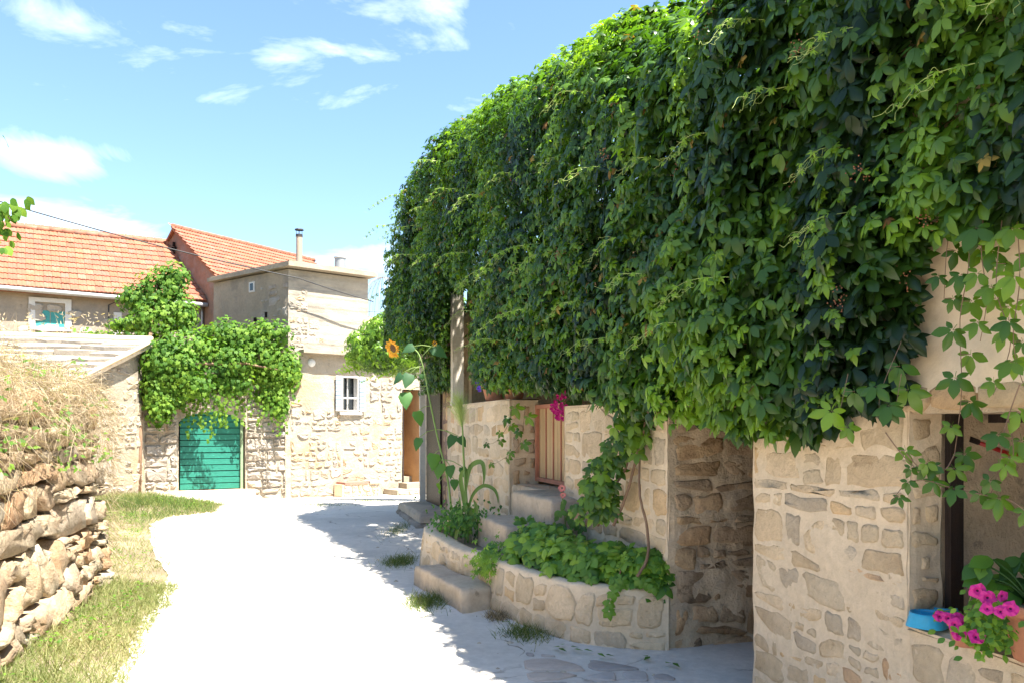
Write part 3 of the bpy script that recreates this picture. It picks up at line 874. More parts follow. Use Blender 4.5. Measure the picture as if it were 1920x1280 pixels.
# roof of overlapping stone slabs, seen on its front slope
RX0, RX1 = -17.0, -8.80
def roofp(x, s, h=0.0):          # s: 0 at the eave, 1 at the ridge
    y = 15.4+(19.35-15.4)*s
    z = 2.20+(3.62-2.20)*s+.22*ss(-9, -17, -x)*0+.09*(-8.9-x)*.35*s
    return (x+(.30*s), y, z+.02*nz(x*.8, s*4)+h)
mb = MB()
mb.grid(lambda a, b: roofp(RX0+(RX1-RX0)*a, b, -.05), 40, 12)
mb.grid(lambda a, b: roofp(RX0+(RX1-RX0)*a, b, -.14), 40, 12)
e0, e1 = [roofp(RX1, k/10, -.05) for k in range(11)], [roofp(RX1, k/10, -.14) for k in range(11)]
mb.add(e0+e1, [(k, k+1, 12+k, 11+k) for k in range(10)])
mb.grid(lambda a, b: (lambda q: (q[0]+.1, 19.35+2.3*b, q[2]-.03-.75*b))(roofp(RX0+(RX1-RX0)*a, 1)), 30, 3)
mb.build('roof', M['mortar'], shed)
r = random.Random(8)
rows = 9
for j in range(rows):
    s0 = j/rows; x = RX0+r.uniform(0, .3)
    while x < RX1-.03:
        w = r.uniform(.40, 1.1); x2 = min(x+w, RX1+.02)
        if x2 > RX1-.12: x2 = RX1+r.uniform(.0, .05)
        m2 = MB(); ds = 1/rows
        th = r.uniform(.05, .11)
        a = s0-.25*ds+r.uniform(-.25, .2)*ds; b = s0+1.05*ds
        x1_ = x+.012
        lo = [roofp(x1_, a+r.uniform(-.1, .1)*ds, th+.03), roofp((x+x2)/2, a+r.uniform(-.22, .1)*ds, th+.035), roofp(x2-.012, a+r.uniform(-.1, .1)*ds, th+.03), roofp(x2-.012, b, th*.2), roofp(x1_, b, th*.2)]
        lb = [(p[0], p[1]+.01, p[2]-th-.02) for p in lo]
        m2.add(lo+lb, [(0, 1, 2, 3, 4)]+[(i, 5+i, 5+(i+1) % 5, (i+1) % 5) for i in range(5)])
        near = roofp(x, s0)
        o = m2.build('roof_slab', M['roof_stone'], shed)
        c = r.choice([(.66, .62, .56), (.60, .58, .54), (.70, .66, .60), (.55, .52, .47)]); o.color = (*c, 1)
        x = x2
        if x > RX1-.03: break
# mortar ridge and raking edge
mb = MB()
pp = [roofp(RX0+(RX1-RX0)*k/20, 1.0, .03+.01*r.random()) for k in range(21)]
mb.tube(pp, .085, 6)
mb.tube([roofp(RX1+.0, k/8-.02, .0) for k in range(9)], .055, 6)
mb.build('ridge', M['plaster'], shed, smooth=True)

# ================================================================== cellar wall with the green door
cel = thing('cellar_wall', (-7.2, 20.1, 0), 'rough stone cellar wall with an arched doorway under the grapevine', 'stone wall')
CA = Vector((-8.68, 19.3, 0)); CB = Vector((-5.71, 20.9, 0)); cdv = (CB-CA).normalized(); CLn = (CB-CA).length
cn = Vector((cdv.y, -cdv.x, 0))
def cw(u, v, d):
    p = CA+cdv*u+cn*d
    return (p.x, p.y, v)
DU0, DU1, DZ0, DZ1, DZT = .77, 2.32, .06, 1.72, 1.98
mb = MB()
def cbox(mb, u0, u1, z0, z1, d0, d1):
    mb.hexa([cw(u0, z0, d1), cw(u1, z0, d1), cw(u1, z0, d0), cw(u0, z0, d0), cw(u0, z1, d1), cw(u1, z1, d1), cw(u1, z1, d0), cw(u0, z1, d0)])
cbox(mb, -.05, DU0-.012, -.5, 3.3, -.5, -.02); cbox(mb, DU1+.012, CLn+.25, -.5, 3.3, -.5, -.02)
cbox(mb, DU0-.01, DU1+.01, -.5, DZ0-.02, -.5, -.02); cbox(mb, DU0-.011, DU1+.011, 2.05, 3.3, -.5, -.021)
arch = lambda u: DZ1+(DZT-DZ1)*math.sin(math.pi*min(1, max(0, (u-DU0)/(DU1-DU0))))**.7
def skin(u0, u1, lo, hi, sd):
    def fn(a, b):
        u = u0+(u1-u0)*a; l = lo(u); h = hi(u); v = l+(h-l)*b
        return cw(u, v, .022*nz(u*2+sd, v*2, sd)+.012*nz(u*6, v*6, sd))
    mb.grid(fn, max(3, int((u1-u0)/.09)), 30)
skin(0, DU0, lambda u: -.4, lambda u: 3.3, 1); skin(DU1, CLn+.22, lambda u: -.4, lambda u: 3.3, 1)
skin(DU0, DU1, arch, lambda u: 3.3, 1)
# soffit and jambs
n = 16
us = [DU0+(DU1-DU0)*k/n for k in range(n+1)]
vs = [cw(u, arch(u), .0) for u in us]+[cw(u, arch(u), -.3) for u in us]
mb.add(vs, [(k, k+1, n+2+k, n+1+k) for k in range(n)])
for uu in (DU0, DU1): mb.add([cw(uu, -.1, .0), cw(uu, DZ1, .0), cw(uu, DZ1, -.3), cw(uu, -.1, -.3)], [(0, 1, 2, 3)])
mb.build('wall', M['house_wall'], cel)
pal_cel = [(0.400, 0.358, 0.310), (0.352, 0.316, 0.274), (0.432, 0.391, 0.337), (0.320, 0.300, 0.274), (0.376, 0.324, 0.264)]
lay_stones([(.02, -.35), (DU0-.02, -.35), (DU0-.02, 2.9), (.02, 2.9)], cw, cel, M['stone'], pal_cel, .40, .26, .035, .045, seed=41, rough=.5, jit=.6, edge=.03, smooth=False)
lay_stones([(DU1+.02, -.35), (CLn, -.35), (CLn, 2.9), (DU1+.02, 2.9)], cw, cel, M['stone'], pal_cel, .38, .24, .035, .05, seed=42, rough=.5, jit=.6, edge=.03, smooth=False)
lay_stones([(DU0-.02, 2.03), (DU1+.02, 2.03), (DU1+.02, 2.7), (DU0-.02, 2.7)], cw, cel, M['stone'], pal_cel, .26, .22, .03, .035, seed=43, rough=.4, edge=.03, smooth=False)
mb = MB(); cbox(mb, DU0-.35, DU1+.22, -.3, DZ0, -.3, .16)
mb.build('threshold', M['mortar'], cel)

gd = thing('cellar_door', cw((DU0+DU1)/2, 0, -.15), 'sunlit green wooden door of wide horizontal planks in an arched stone opening', 'door')
npl = 13
hh = (2.02-DZ0)/npl
for k in range(npl):
    m2 = MB(); z0 = DZ0+.01+k*hh; dd = -.17+.008*math.sin(k*2.3)
    cbox(m2, DU0+.05, DU1-.10, z0+.012, z0+hh-.006, dd-.03, dd)
    # bevelled upper lip
    m2.build('plank', M['teal'], gd)
m2 = MB(); cbox(m2, DU0+.02, DU1-.03, DZ0, 2.04, -.24, -.215); m2.build('backing_board', M['dark'], gd)
m2 = MB(); cbox(m2, DU1-.10, DU1-.035, DZ0, 1.9, -.20, -.10); o = m2.build('door_frame', surf('faded_green_frame', (.22, .30, .18), (.18, .25, .15), 4), gd)
tag(o, 'faded olive frame post')

# ================================================================== the flat-roofed house with the little window
H0 = Vector((-5.71, 20.9, 0)); HR = Vector((.773, .634, 0)); HN = Vector((.634, -.773, 0)); HLd = Vector((-.786, .619, 0)); HLn = Vector((-.619, -.786, 0))
def hr(u, v, d): p = H0+HR*u+HN*d; return (p.x, p.y, v)
def hl(u, v, d): p = H0+HLd*u+HLn*d; return (p.x, p.y, v)
fh = thing('flat_roofed_house', (-4.2, 22.5, 0), 'old flat roofed stone and concrete house with orange stained wall and small shuttered window', 'house')
def hbox(mb, f, u0, u1, z0, z1, d0, d1):
    mb.hexa([f(u0, z0, d1), f(u1, z0, d1), f(u1, z0, d0), f(u0, z0, d0), f(u0, z1, d1), f(u1, z1, d1), f(u1, z1, d0), f(u0, z1, d0)])
# upper block
mb = MB()
hbox(mb, hr, .02, 2.28, 3.4, 5.62, -3.2, -.02)
def up(a, b): u = 2.3*a; v = 3.4+2.22*b; k = (v*3.2) % 1; return hr(u, v, .012*nz(u*2, v*3)+(.008 if k < .5 else 0))
mb.grid(up, 26, 40)
mb.build('upper_wall', M['board_concrete'], fh)
mb = MB()
hbox(mb, hl, .02, 3.4, -.4, 5.62, -1.5, -.02)
mb.grid(lambda a, b: hl(3.4*a, -.4+6.02*b, .03*nz(a*5, b*9)+.012*nz(a*20, b*30)), 30, 50)
mb.build('side_wall', M['concrete'], fh)
# roof slab
mb = MB()
q = [hr(-.12, 0, .30), hr(2.42, 0, .30), hr(2.42, 0, -3.3), hl(3.5, 0, -1.5), hl(3.5, 0, .14), hl(.16, 0, .16)]
q = [(a, b) for a, b, c in q]
mb.prism(q, 5.65, 5.75)
q2 = [(H0.x+(a-H0.x)*.97, H0.y+(b-H0.y)*.97+.05) for a, b in q]
mb.prism(q2, 5.75, 5.79)
mb.build('roof_slab', M['concrete'], fh)
# lower storey
LN = .05
def hq(u, v, d): return hr(u, v, d+LN)
holes = [(1.5, 1.94, 2.06, 2.92), (3.38, 3.96, -.05, 2.66)]
mb = MB()
segs = [(-.10, 1.5, -.5, 3.5), (1.94, 3.38, -.5, 3.5), (3.96, 6.5, -.5, 3.5), (1.5, 1.94, -.5, 2.06), (1.5, 1.94, 2.92, 3.5), (3.38, 3.96, 2.66, 3.5), (3.38, 3.96, -.5, -.05)]
for k, (a, b, c, d) in enumerate(segs):
    hbox(mb, hq, a+.001, b-.001, c, d-.004, -.55, -.022)
    nu, nv = max(2, int((b-a)/.09)), max(2, int((d-c)/.09))
    mb.grid(lambda s, t, a=a, b=b, c=c, d=d: (lambda u, v: hq(u, v, .02*nz(u*1.6, v*1.6, 4)+.014*nz(u*5, v*5, 2)))(a+(b-a)*s, c+(d-c)*t), nu, nv)
mb.build('lower_wall', M['house_wall'], fh)
mb = MB(); hbox(mb, hq, .28, 6.5, 3.5, 3.58, -.8, .27); hbox(mb, hq, .28, 6.5, 3.58, 3.60, -4.0, -.07)
mb.build('ledge', M['concrete'], fh)
pal_house = [(0.416, 0.366, 0.292), (0.464, 0.408, 0.337), (0.368, 0.333, 0.283), (0.432, 0.333, 0.228), (0.352, 0.324, 0.292)]
hl_ = [(h[0]-.04, h[1]+.04, h[2]-.05, h[3]+.05) for h in holes]
lay_stones([(.02, -.4), (1.48, -.4), (1.48, 1.95), (.02, 2.3)], hq, fh, M['stone'], pal_house, .34, .24, .05, .026, seed=51, skip=.15, rough=.6, jit=.7, edge=.03, smooth=False)
lay_stones([(1.5, -.3), (3.36, -.3), (3.36, 2.0), (1.5, 2.0)], hq, fh, M['stone'], pal_house, .30, .20, .05, .022, seed=52, skip=.28, rough=.6, jit=.7, edge=.03, smooth=False)
lay_stones([(2.3, 2.0), (3.36, 2.0), (3.36, 3.3), (2.3, 3.3)], hq, fh, M['stone'], pal_house, .36, .26, .06, .03, seed=53, skip=.35, rough=.6, jit=.7, edge=.03, smooth=False)
lay_stones([(3.98, -.3), (6.3, -.3), (6.3, 3.2), (3.98, 3.2)], hq, fh, M['stone'], pal_house, .40, .28, .06, .03, seed=54, skip=.2, rough=.6, jit=.7, edge=.03, smooth=False)
lay_stones([(.02, 3.65), (.55, 3.65), (.55, 5.2), (.02, 5.2)], hr, fh, M['stone'], pal_house, .26, .17, .04, .02, seed=57, skip=.3, rough=.6, edge=.03, smooth=False)
lay_stones([(.55, 3.65), (1.0, 3.65), (1.0, 4.4), (.55, 4.4)], hr, fh, M['stone'], pal_house, .24, .16, .04, .016, seed=58, skip=.5, rough=.6, edge=.03, smooth=False)
lay_stones([(.0, -.2), (1.2, -.2), (1.2, 5.3), (.0, 5.3)], hl, fh, M['stone'], [(.40, .37, .33), (.34, .31, .28)], .38, .26, .06, .02, seed=55, skip=.45, rough=.5, jit=.6, edge=.03, smooth=False)
# window: reveal, frame, mullions, sill, two open shutters
mb = MB()
for a, b, c, d in ((1.465, 1.50, 2.03, 2.955), (1.94, 1.975, 2.03, 2.955), (1.50, 1.94, 2.92, 2.955), (1.50, 1.94, 2.03, 2.06)):
    hbox(mb, hq, a, b, c, d, -.16, .045)
wf = mb.build('window_frame', M['white'], fh)
mb = MB(); hbox(mb, hq, 1.40, 2.04, 1.93, 2.0, -.1, .10); mb.build('sill', M['white'], wf)
mb = MB()
hbox(mb, hq, 1.70, 1.73, 2.06, 2.92, -.14, -.11); hbox(mb, hq, 1.5, 1.94, 2.36, 2.40, -.02, .01)
hbox(mb, hq, 1.50, 1.53, 2.06, 2.92, -.14, -.11); hbox(mb, hq, 1.91, 1.94, 2.06, 2.92, -.14, -.11)
mb.build('glazing_bar', M['white'], wf)
mb = MB(); hbox(mb, hq, 1.5, 1.94, 2.06, 2.92, -.19, -.17); mb.build('window_pane', M['glass'], wf)
for sgn, (a, b) in ((-1, (1.28, 1.455)), (1, (1.985, 2.16))):
    n = 9
    m2 = MB(); hbox(m2, hq, a+.01, b-.01, 2.05, 2.93, .046, .049); shp = m2.build('shutter', M['white'], fh)
    for k in range(n):
        m2 = MB(); z0 = 2.04+k*.1; hbox(m2, hq, a, b, z0+.008, z0+.092, .05, .078); m2.build('board', M['shutter'], shp)
    for zz in (2.03, 2.93):
        m2 = MB(); hbox(m2, hq, a-.004, b+.004, zz, zz+.03, .045, .085); m2.build('rail', M['white'], shp)
# doorway: reveals lit from the side
mb = MB(); hbox(mb, hq, 3.3, 4.05, -.1, 2.75, -1.6, -1.5); mb.build('doorway_back', M['gable'], fh)
mb = MB()
hbox(mb, hq, 3.33, 3.38, -.05, 2.66, -1.5, -.03); hbox(mb, hq, 3.96, 4.01, -.05, 2.66, -1.5, -.03); hbox(mb, hq, 3.38, 3.96, 2.66, 2.71, -1.5, -.03)
mb.build('doorway_reveal', surf('ochre_reveal', (.55, .34, .17), (.42, .25, .13), 2, blotch=(.35, .25, .17)), fh)
mb = MB(); hbox(mb, hq, 3.38, 3.96, -.2, -.04, -.5, .2); hbox(mb, hq, 3.38, 3.96, -.04, .18, -1.5, -.45); mb.build('door_step', M['concrete'], fh)
mb = MB(); hbox(mb, hq, 3.36, 3.40, .0, 2.64, -.02, .02); mb.build('door_edge_strip', M['darkwood'], fh)
# small high window, holes and lean-to canopy on the side wall
mb = MB(); hbox(mb, hl, 1.42, 1.66, 5.18, 5.45, -.03, .035); mb.build('vent_frame', M['white'], fh)
mb = MB(); hbox(mb, hl, 1.47, 1.61, 5.22, 5.41, .035, .04); mb.build('vent_pane', M['glass'], fh)
for (uu, zz) in ((1.35, 4.35), (.86, 4.45)):
    mb = MB(); hbox(mb, hl, uu, uu+.08, zz, zz+.14, .0, .045); mb.build('beam_hole', M['dark'], fh)
mb = MB()
c = [hl(.3, 3.82, .02), hl(1.75, 3.82, .02), hl(1.75, 3.62, .42), hl(.3, 3.62, .42)]
mb.hexa([c[3], c[2], c[1], c[0]]+[(a, b, z+.05) for a, b, z in (c[3], c[2], c[1], c[0])])
mb.build('canopy', M['concrete'], fh)
for k in range(7):
    mb = MB(); u = .32+k*.205
    mb.tube([hl(u+.1, 3.90, .02), hl(u+.1, 3.69, .44)], .055, 7); mb.build('canopy_tile', M['roof_stone'], fh).color = (.7, .66, .6, 1)
# round wall lamp
mb = MB(); c = Vector(hq(.62, 3.27, .0)); 
mb.lathe((0, 0, 0), [(0, .05), (.06, .045), (.10, .02), (.11, 0)], 16)
mb.v = [tuple(c+HR*x+Vector((0, 0, 1))*y+HN*z) for x, y, z in mb.v]
wl = thing('wall_lamp', tuple(c), 'small round white wall lamp high on the orange stained house wall', 'lamp')
mb.build('lamp_shade', M['white'], wl, smooth=True)
mb = MB(); mb.tube([c-HN*.01, c+HN*.02], .055, 10); mb.build('mount', M['galv'], wl)
# terrace parapet and pot beyond the upper block
mb = MB(); hbox(mb, hr, 2.34, 5.2, 3.62, 4.95, -2.6, -2.4); mb.build('terrace_parapet', M['plaster'], fh)

# chimneys
fl = thing('flue_pipe', (-6.15, 23.6, 5.8), 'tall slim tan flue pipe with a dark cap on the flat roof', 'chimney')
X, Y = -6.13, 23.6
mb = MB(); mb.lathe((X, Y, 5.80), [(.09, 0), (.09, 1.28)], 12); mb.build('pipe', M['pipe'], fl, smooth=True)
mb = MB(); mb.lathe((X, Y, 7.06), [(.10, 0), (.10, .07), (.07, .07)], 12)
for k in range(4):
    a = k*math.pi/2+.4; mb.tube([(X+.08*math.cos(a), Y+.08*math.sin(a), 7.12), (X+.08*math.cos(a), Y+.08*math.sin(a), 7.26)], .008, 4)
mb.lathe((X, Y, 7.25), [(.13, 0), (.12, .03), (0, .05)], 12); mb.build('cap', M['cable'], fl)
sp = thing('squat_flue', (-4.95, 23.7, 5.8), 'short wide galvanised metal flue on the flat roof near its edge', 'chimney')
X, Y = -4.93, 23.5
mb = MB(); mb.lathe((X, Y, 5.80), [(.17, 0), (.16, .05), (.155, .62)], 18); mb.build('pipe', M['galv'], sp, smooth=True)
mb = MB(); mb.lathe((X, Y, 6.41), [(.155, 0), (.18, .01), (.18, .04), (.15, .05), (0, .05)], 18); mb.build('rim', M['white_metal'], sp)
bx = thing('roof_tank', (-6.55, 23.5, 5.8), 'low white box tank lying on the flat roof beside the slim flue', 'tank')
mb = MB(); mb.box(-6.95, -6.25, 23.35, 23.9, 5.80, 6.08); mb.build('body', M['white'], bx)
mb = MB(); mb.box(-6.98, -6.22, 23.32, 23.93, 6.08, 6.12); mb.build('lid', M['white_metal'], bx)

# bench and steps at the foot of the house
bn = thing('stone_bench', hq(1.75, -.2, .35), 'low rubble bench with a red stone top against the sunny house wall', 'bench')
mb = MB(); hbox(mb, hq, 1.25, 2.35, -.4, .10, .02, .50); mb.build('base', M['mortar'], bn)
lay_stones([(1.27, -.25), (2.33, -.25), (2.33, .08), (1.27, .08)], lambda u, v, d: hq(u, v, .5+d), bn, M['stone'], pal_house, .2, .14, .02, .03, seed=61, smooth=False)
mb = MB(); hbox(mb, hq, 1.3, 2.0, .103, .16, .05, .54); o = mb.build('seat', surf('red_stone', (.36, .17, .13), (.28, .13, .10), 4, bump=.5), bn)
mb = MB(); hbox(mb, hq, 2.02, 2.45, .103, .17, .05, .56); mb.build('slab', M['roof_stone'], bn).color = (.75, .7, .62, 1)
st = thing('doorway_steps', hq(3.5, -.2, .4), 'two shallow pale stone steps in front of the tall narrow doorway', 'steps')
mb = MB(); hbox(mb, hq, 2.75, 4.3, -.4, -.10, .03, .75); o = mb.build('step', M['roof_stone'], st); o.color = (.66, .6, .5, 1)
mb = MB(); hbox(mb, hq, 3.25, 4.2, -.10, .05, .04, .42); o = mb.build('step', M['roof_stone'], st); o.color = (.7, .62, .5, 1)
lay_stones([(2.77, -.38), (4.28, -.38), (4.28, -.12), (2.77, -.12)], lambda u, v, d: hq(u, v, .75+d), st, M['stone'], pal_house, .24, .13, .02, .03, seed=62, smooth=False)

# ================================================================== tiled houses behind
def tile_mesh():
    mb = MB(); w, l = .235, .40
    prof = [(0, .004), (.02, .020), (.06, .023), (.085, .010), (.125, .010), (.15, .020), (.19, .020), (.215, .007), (.235, .006)]
    top = [(x, 0, z+.034) for x, z in prof]+[(x, l, z) for x, z in prof]
    n = len(prof)
    fs = [(i, i+1, n+i+1, n+i) for i in range(n-1)]
    low = [(x, 0, z-.012) for x, z in prof]
    mb.add(top+low, fs+[(2*n+i, 2*n+i+1, i+1, i) for i in range(n-1)])
    return mb.mesh('tile', M['roof_tile'])
TM = tile_mesh()
def tiled_roof(house, E0, along, up, length, run, seed, ridge_in, x_hide=None, cols_parts=None):
    """E0: eave start; along: unit vector on the eave; up: unit vector up the slope"""
    r = random.Random(seed)
    nrm = along.cross(up).normalized()
    tup = nrm.cross(along).normalized(); kk = up.dot(tup)
    step = .345; rows = int(run*kk/step)+1; cols = int(length/.232)
    stuff = MB(); np_ = 0
    me = TM
    for j in range(rows):
        for i in range(cols):
            p = E0+along*(i*.232)+up*((j*step-.04)/kk)+nrm*(.02+r.uniform(-.004, .006))
            R3 = Matrix((along, tup, nrm)).transposed().to_4x4()
            tw = Matrix.Rotation(r.uniform(-.02, .02), 4, 'Z')
            Mx = Matrix.Translation(p) @ R3 @ tw
            px = 960+1536*p.x/p.y
            c = r.uniform(.93, 1.09); hue = r.uniform(-.06, .06)
            if r.random() < .03: c *= .78
            col = (c, c*(1-hue), c*(1+hue*.5))
            if px > -15 and np_ < 300:
                inst('roof_tile', me, house, Mx, col); np_ += 1
            else:
                vs = [Mx @ v.co for v in me.vertices]
                stuff.add(vs, [tuple(f.vertices) for f in me.polygons])
    if stuff.v:
        o = stuff.build('roof_tiles_field', M['roof_tile'], house); tag(o, kind='stuff')
    # ridge tiles
    p = E0+up*(run)+nrm*.03; k = 0
    while k*.36 < length:
        m2 = MB(); a = p+along*(k*.36); b = p+along*(k*.36+.40)
        m2.tube([a+Vector((0, 0, r.uniform(.0, .015))), b+Vector((0, 0, .02))], [.10, .085], 8)
        o = m2.build('ridge_tile', M['roof_tile'], house, smooth=True); c = r.uniform(.85, 1.15); o.color = (c, c*1.1, c*1.15, 1); k += 1
# --- long house
lh = thing('long_tiled_house', (-12, 26, 0), 'long low house with red clay tile roof and green shuttered window behind the shed', 'house')
al = Vector((1.65, 1, 0)).normalized(); inn = Vector((-1, 1.65, 0)).normalized()
E0 = Vector((-15, 24, 5.74))-al*2.6; Elen = 3.0*1.93+2.6
runh = 3.0; rise = 2.35
upv = (inn*runh+Vector((0, 0, rise))).normalized(); slope = math.hypot(runh, rise)
mb = MB()
W0 = E0+inn*.30; 
def lw(u, v, d): p = W0+al*u-inn*d; return (p.x, p.y, v)
hbox(mb, lw, 0, Elen, 0, 5.72, -5.2, -.02)
mb.grid(lambda a, b: lw(Elen*a, 2+3.85*b, .02*nz(a*14, b*9)), 60, 26)
mb.build('wall', M['grey_wall'], lh)
mb = MB()
c0, c1 = E0-Vector((0, 0, .06)), E0+al*Elen-Vector((0, 0, .06)); r0, r1 = c0+upv*slope, c1+upv*slope
b0, b1 = r0+inn*3+Vector((0, 0, -rise)), r1+inn*3+Vector((0, 0, -rise))
mb.add([c0, c1, r1, r0, b1, b0], [(0, 1, 2, 3), (3, 2, 4, 5)]); mb.add([(v[0], v[1], v[2]-.12) for v in (c0, c1, r1, r0, b1, b0)], [(0, 3, 2, 1), (3, 5, 4, 2)])
mb.add([c0, c1, (c1[0], c1[1], c1[2]-.12), (c0[0], c0[1], c0[2]-.12)], [(0, 1, 2, 3)])
rf_ = mb.build('roof', M['rust'], lh)
tiled_roof(rf_, E0, al, upv, Elen, slope, 71, None)
mb = MB()
g = [E0+al*(Elen*k/20)-inn*.07+Vector((0, 0, -.05-.10*k/20)) for k in range(21)]
mb.tube(g, .075, 8); mb.build('gutter', M['white_metal'], lh, smooth=True)
mb = MB(); pd = E0+al*(Elen-.12)+inn*.22
mb.tube([pd+Vector((0, 0, -.15)), pd+Vector((0, 0, -.4)), (pd.x, pd.y, 1.5)], .045, 8); mb.build('downpipe', M['galv'], lh, smooth=True)
def at(px, py, Y): return Vector(((px-960)/1536*Y, Y, CAM_H+(800-py)/1536*Y))
def u_on(px, P0, dv):      # where the view line of column px meets a wall line
    k = (px-960)/1536
    return (k*P0.y-P0.x)/(dv.x-k*dv.y)
ua, ub = u_on(66, W0, al), u_on(122, W0, al)
yw = (W0+al*ua).y
zt, zb = CAM_H+(800-566)/1536*yw, CAM_H+(800-612)/1536*yw
mb = MB()
for a, b, c, d in ((ua-.17, ua, zb-.1, zt+.13), (ub, ub+.17, zb-.1, zt+.13), (ua, ub, zt, zt+.13), (ua, ub, zb-.1, zb)):
    hbox(mb, lw, a, b, c, d, -.08, .05)
wf2 = mb.build('window_frame', M['white'], lh)
mb = MB(); hbox(mb, lw, ua, ub, zb, zt, -.05, -.03); mb.build('window_pane', M['dark'], wf2)
for k in range(2):
    mb = MB(); hw = (ub-ua)/2; hbox(mb, lw, ua+k*hw+.01, ua+(k+1)*hw-.01, zb, zt-.25, -.02, .01); mb.build('shutter', M['teal_shutter'], lh)
mb = MB(); u3 = u_on(203, W0, al); p = Vector(lw(u3, 0, .12)); mb.tube([(p.x, p.y, 3.0), (p.x, p.y, 5.4), (p.x+.5, p.y+.3, 5.75)], .022, 6); mb.build('wall_pipe', M['cable'], lh)
u4, u5 = u_on(213, W0, al), u_on(228, W0, al)
mb = MB(); hbox(mb, lw, u4, u5, 4.2, 5.2, -.05, .03); mb.build('door_panel', M['white'], lh)
rr = random.Random(12)
for k in range(16):   # dressed stones on the long house wall
    uu = rr.uniform(3, Elen-.5); vv = rr.uniform(3.9, 5.2)
    m2 = MB(); stone_mesh(m2, [(uu, vv), (uu+.4, vv), (uu+.42, vv+.22), (uu, vv+.24)], lw, .05, .3); o = m2.build('stone', M['stone'], lh); o.color = (.42, .38, .33, 1)
# --- gabled house
gh = thing('gabled_tiled_house', (-9.5, 29, 0), 'taller gabled house with red tile roof and weathered reddish gable wall', 'house')
apex = Vector((-11.8, 28.8, 8.575)); eR = Vector((-9.36, 26.36, 6.40)); eL = Vector((-14.24, 31.24, 6.40))
rd = Vector((.6, 1, 0)).normalized(); Lr = 6.8
slr = (apex-eR); sl_len = slr.length; upR = slr.normalized()
mb = MB()
gw = [Vector((eL.x, eL.y, 0)), Vector((eR.x, eR.y, 0)), eR.copy(), apex.copy(), eL.copy()]
gd_ = (eR-eL); gd_.z = 0; gd_.normalize(); gnn = Vector((gd_.y, -gd_.x, 0))
front = [v-Vector((0, 0, .04)) for v in gw]; backv = [v+rd*Lr for v in front]
mb.add(front+backv, [(0, 1, 2, 3, 4), (9, 8, 7, 6, 5), (1, 6, 7, 2), (0, 4, 9, 5), (0, 5, 6, 1)])
# rough skin on the gable
def gsk(a, b):
    p = Vector((eL.x, eL.y, 0)).lerp(Vector((eR.x, eR.y, 0)), a)
    top = (eL.z+(apex.z-eL.z)*(a/.5) if a < .5 else apex.z+(eR.z-apex.z)*((a-.5)/.5))-.05
    z = 2+(top-2)*b
    p = p+gnn*(.03+.04*nz(a*9, z*1.3)+.02*nz(a*25, z*4)); return (p.x, p.y, z)
mb.grid(gsk, 60, 50)
mb.build('wall', M['gable'], gh)
eRo = eR-gd_*0+gd_*.18+Vector((0, 0, -.13)); R0 = eRo-rd*.0+gnn*.12
mb = MB()
a0 = apex+gnn*.14+Vector((0, 0, .0)); 
def roofq(P, Q, R_, S, th=.1):
    mb.add([P, Q, R_, S]+[(v[0], v[1], v[2]-th) for v in (P, Q, R_, S)], [(0, 1, 2, 3), (4, 7, 6, 5), (0, 4, 5, 1), (1, 5, 6, 2), (2, 6, 7, 3), (3, 7, 4, 0)])
roofq(R0, R0+rd*Lr, a0+rd*Lr, a0)
eLo = eL-gd_*.18+Vector((0, 0, -.13))+gnn*.14
roofq(a0, a0+rd*Lr, eLo+rd*Lr, eLo)
rf2_ = mb.build('roof', M['rust'], gh)
upR2 = (a0-R0); s2 = upR2.length; upR2.normalize()
# slope frame: along the ridge direction, but seen from the street side
tiled_roof(rf2_, R0+Vector((0, 0, .0)), rd, upR2, Lr, s2, 72, None)
mb = MB()
for (dx_, dz_) in ((-.10, -.75), (.10, -.75), (0, -.58), (0, -.92)):
    p = apex+gd_*dx_+Vector((0, 0, dz_))+gnn*.07
    mb.hexa([tuple(p+gd_*a+Vector((0, 0, c))+gnn*d) for c in (-.07, .07) for (a, d) in ((-.05, .05), (.05, .05), (.05, 0), (-.05, 0))])
mb.build('vent', M['dark'], gh)

# raised garden behind the shed
mb = MB(); mb.prism([(-19, 21.7), (-9.2, 21.7), (-9.0, 25.5), (-19, 25.5)], -.2, 3.75)
tag(mb.build('garden_terrace', M['soil'], origin=(-13, 22, 0)), kind='structure')
lv = Leaves(); r = random.Random(77)
for i in range(2600):
    x = r.uniform(-17, -8.9); 
    hgt = .25+.35*abs(nz(x*1.3, 5))
    p = (x, r.uniform(19.6, 21.8), 3.62+r.random()*hgt)
    lv.add('grape_lo', p, (r.uniform(-.5, .5), -1, r.uniform(0, 1)), (r.uniform(-.4, .4), 0, -1), r.uniform(.05, .11), r.random())
tag(lv.build('ground_creeper', M['grape'], origin=(-13, 20.6, 3.6)), 'low green creeper growing along the ridge behind the shed roof', 'creeper', kind='stuff')
pts = []
for i in range(34):
    x = r.uniform(-13.2, -9.3); pts.append(((x, 20.2, 3.6), (r.uniform(-.35, .35), 0, 1), r.uniform(.5, 1.0), .014, r.uniform(.5, 1), r.uniform(-.5, .5)))
    ex = x+pts[-1][1][0]*.6
    for k in range(7): pts.append(((ex+r.uniform(-.06, .06), 20.2, 3.6+pts[-1-k][2]*.55 if k == 0 else 3.9+r.random()*.5), (r.uniform(-1, 1), 0, r.uniform(-.4, 1)), .10, .03, .95, .4))
tag(blades('seed_stalks', pts, M['hay'], origin=(-11, 20.2, 3.6)), 'pale seed heads on thin stalks above the shed ridge', 'wild plants', kind='stuff')

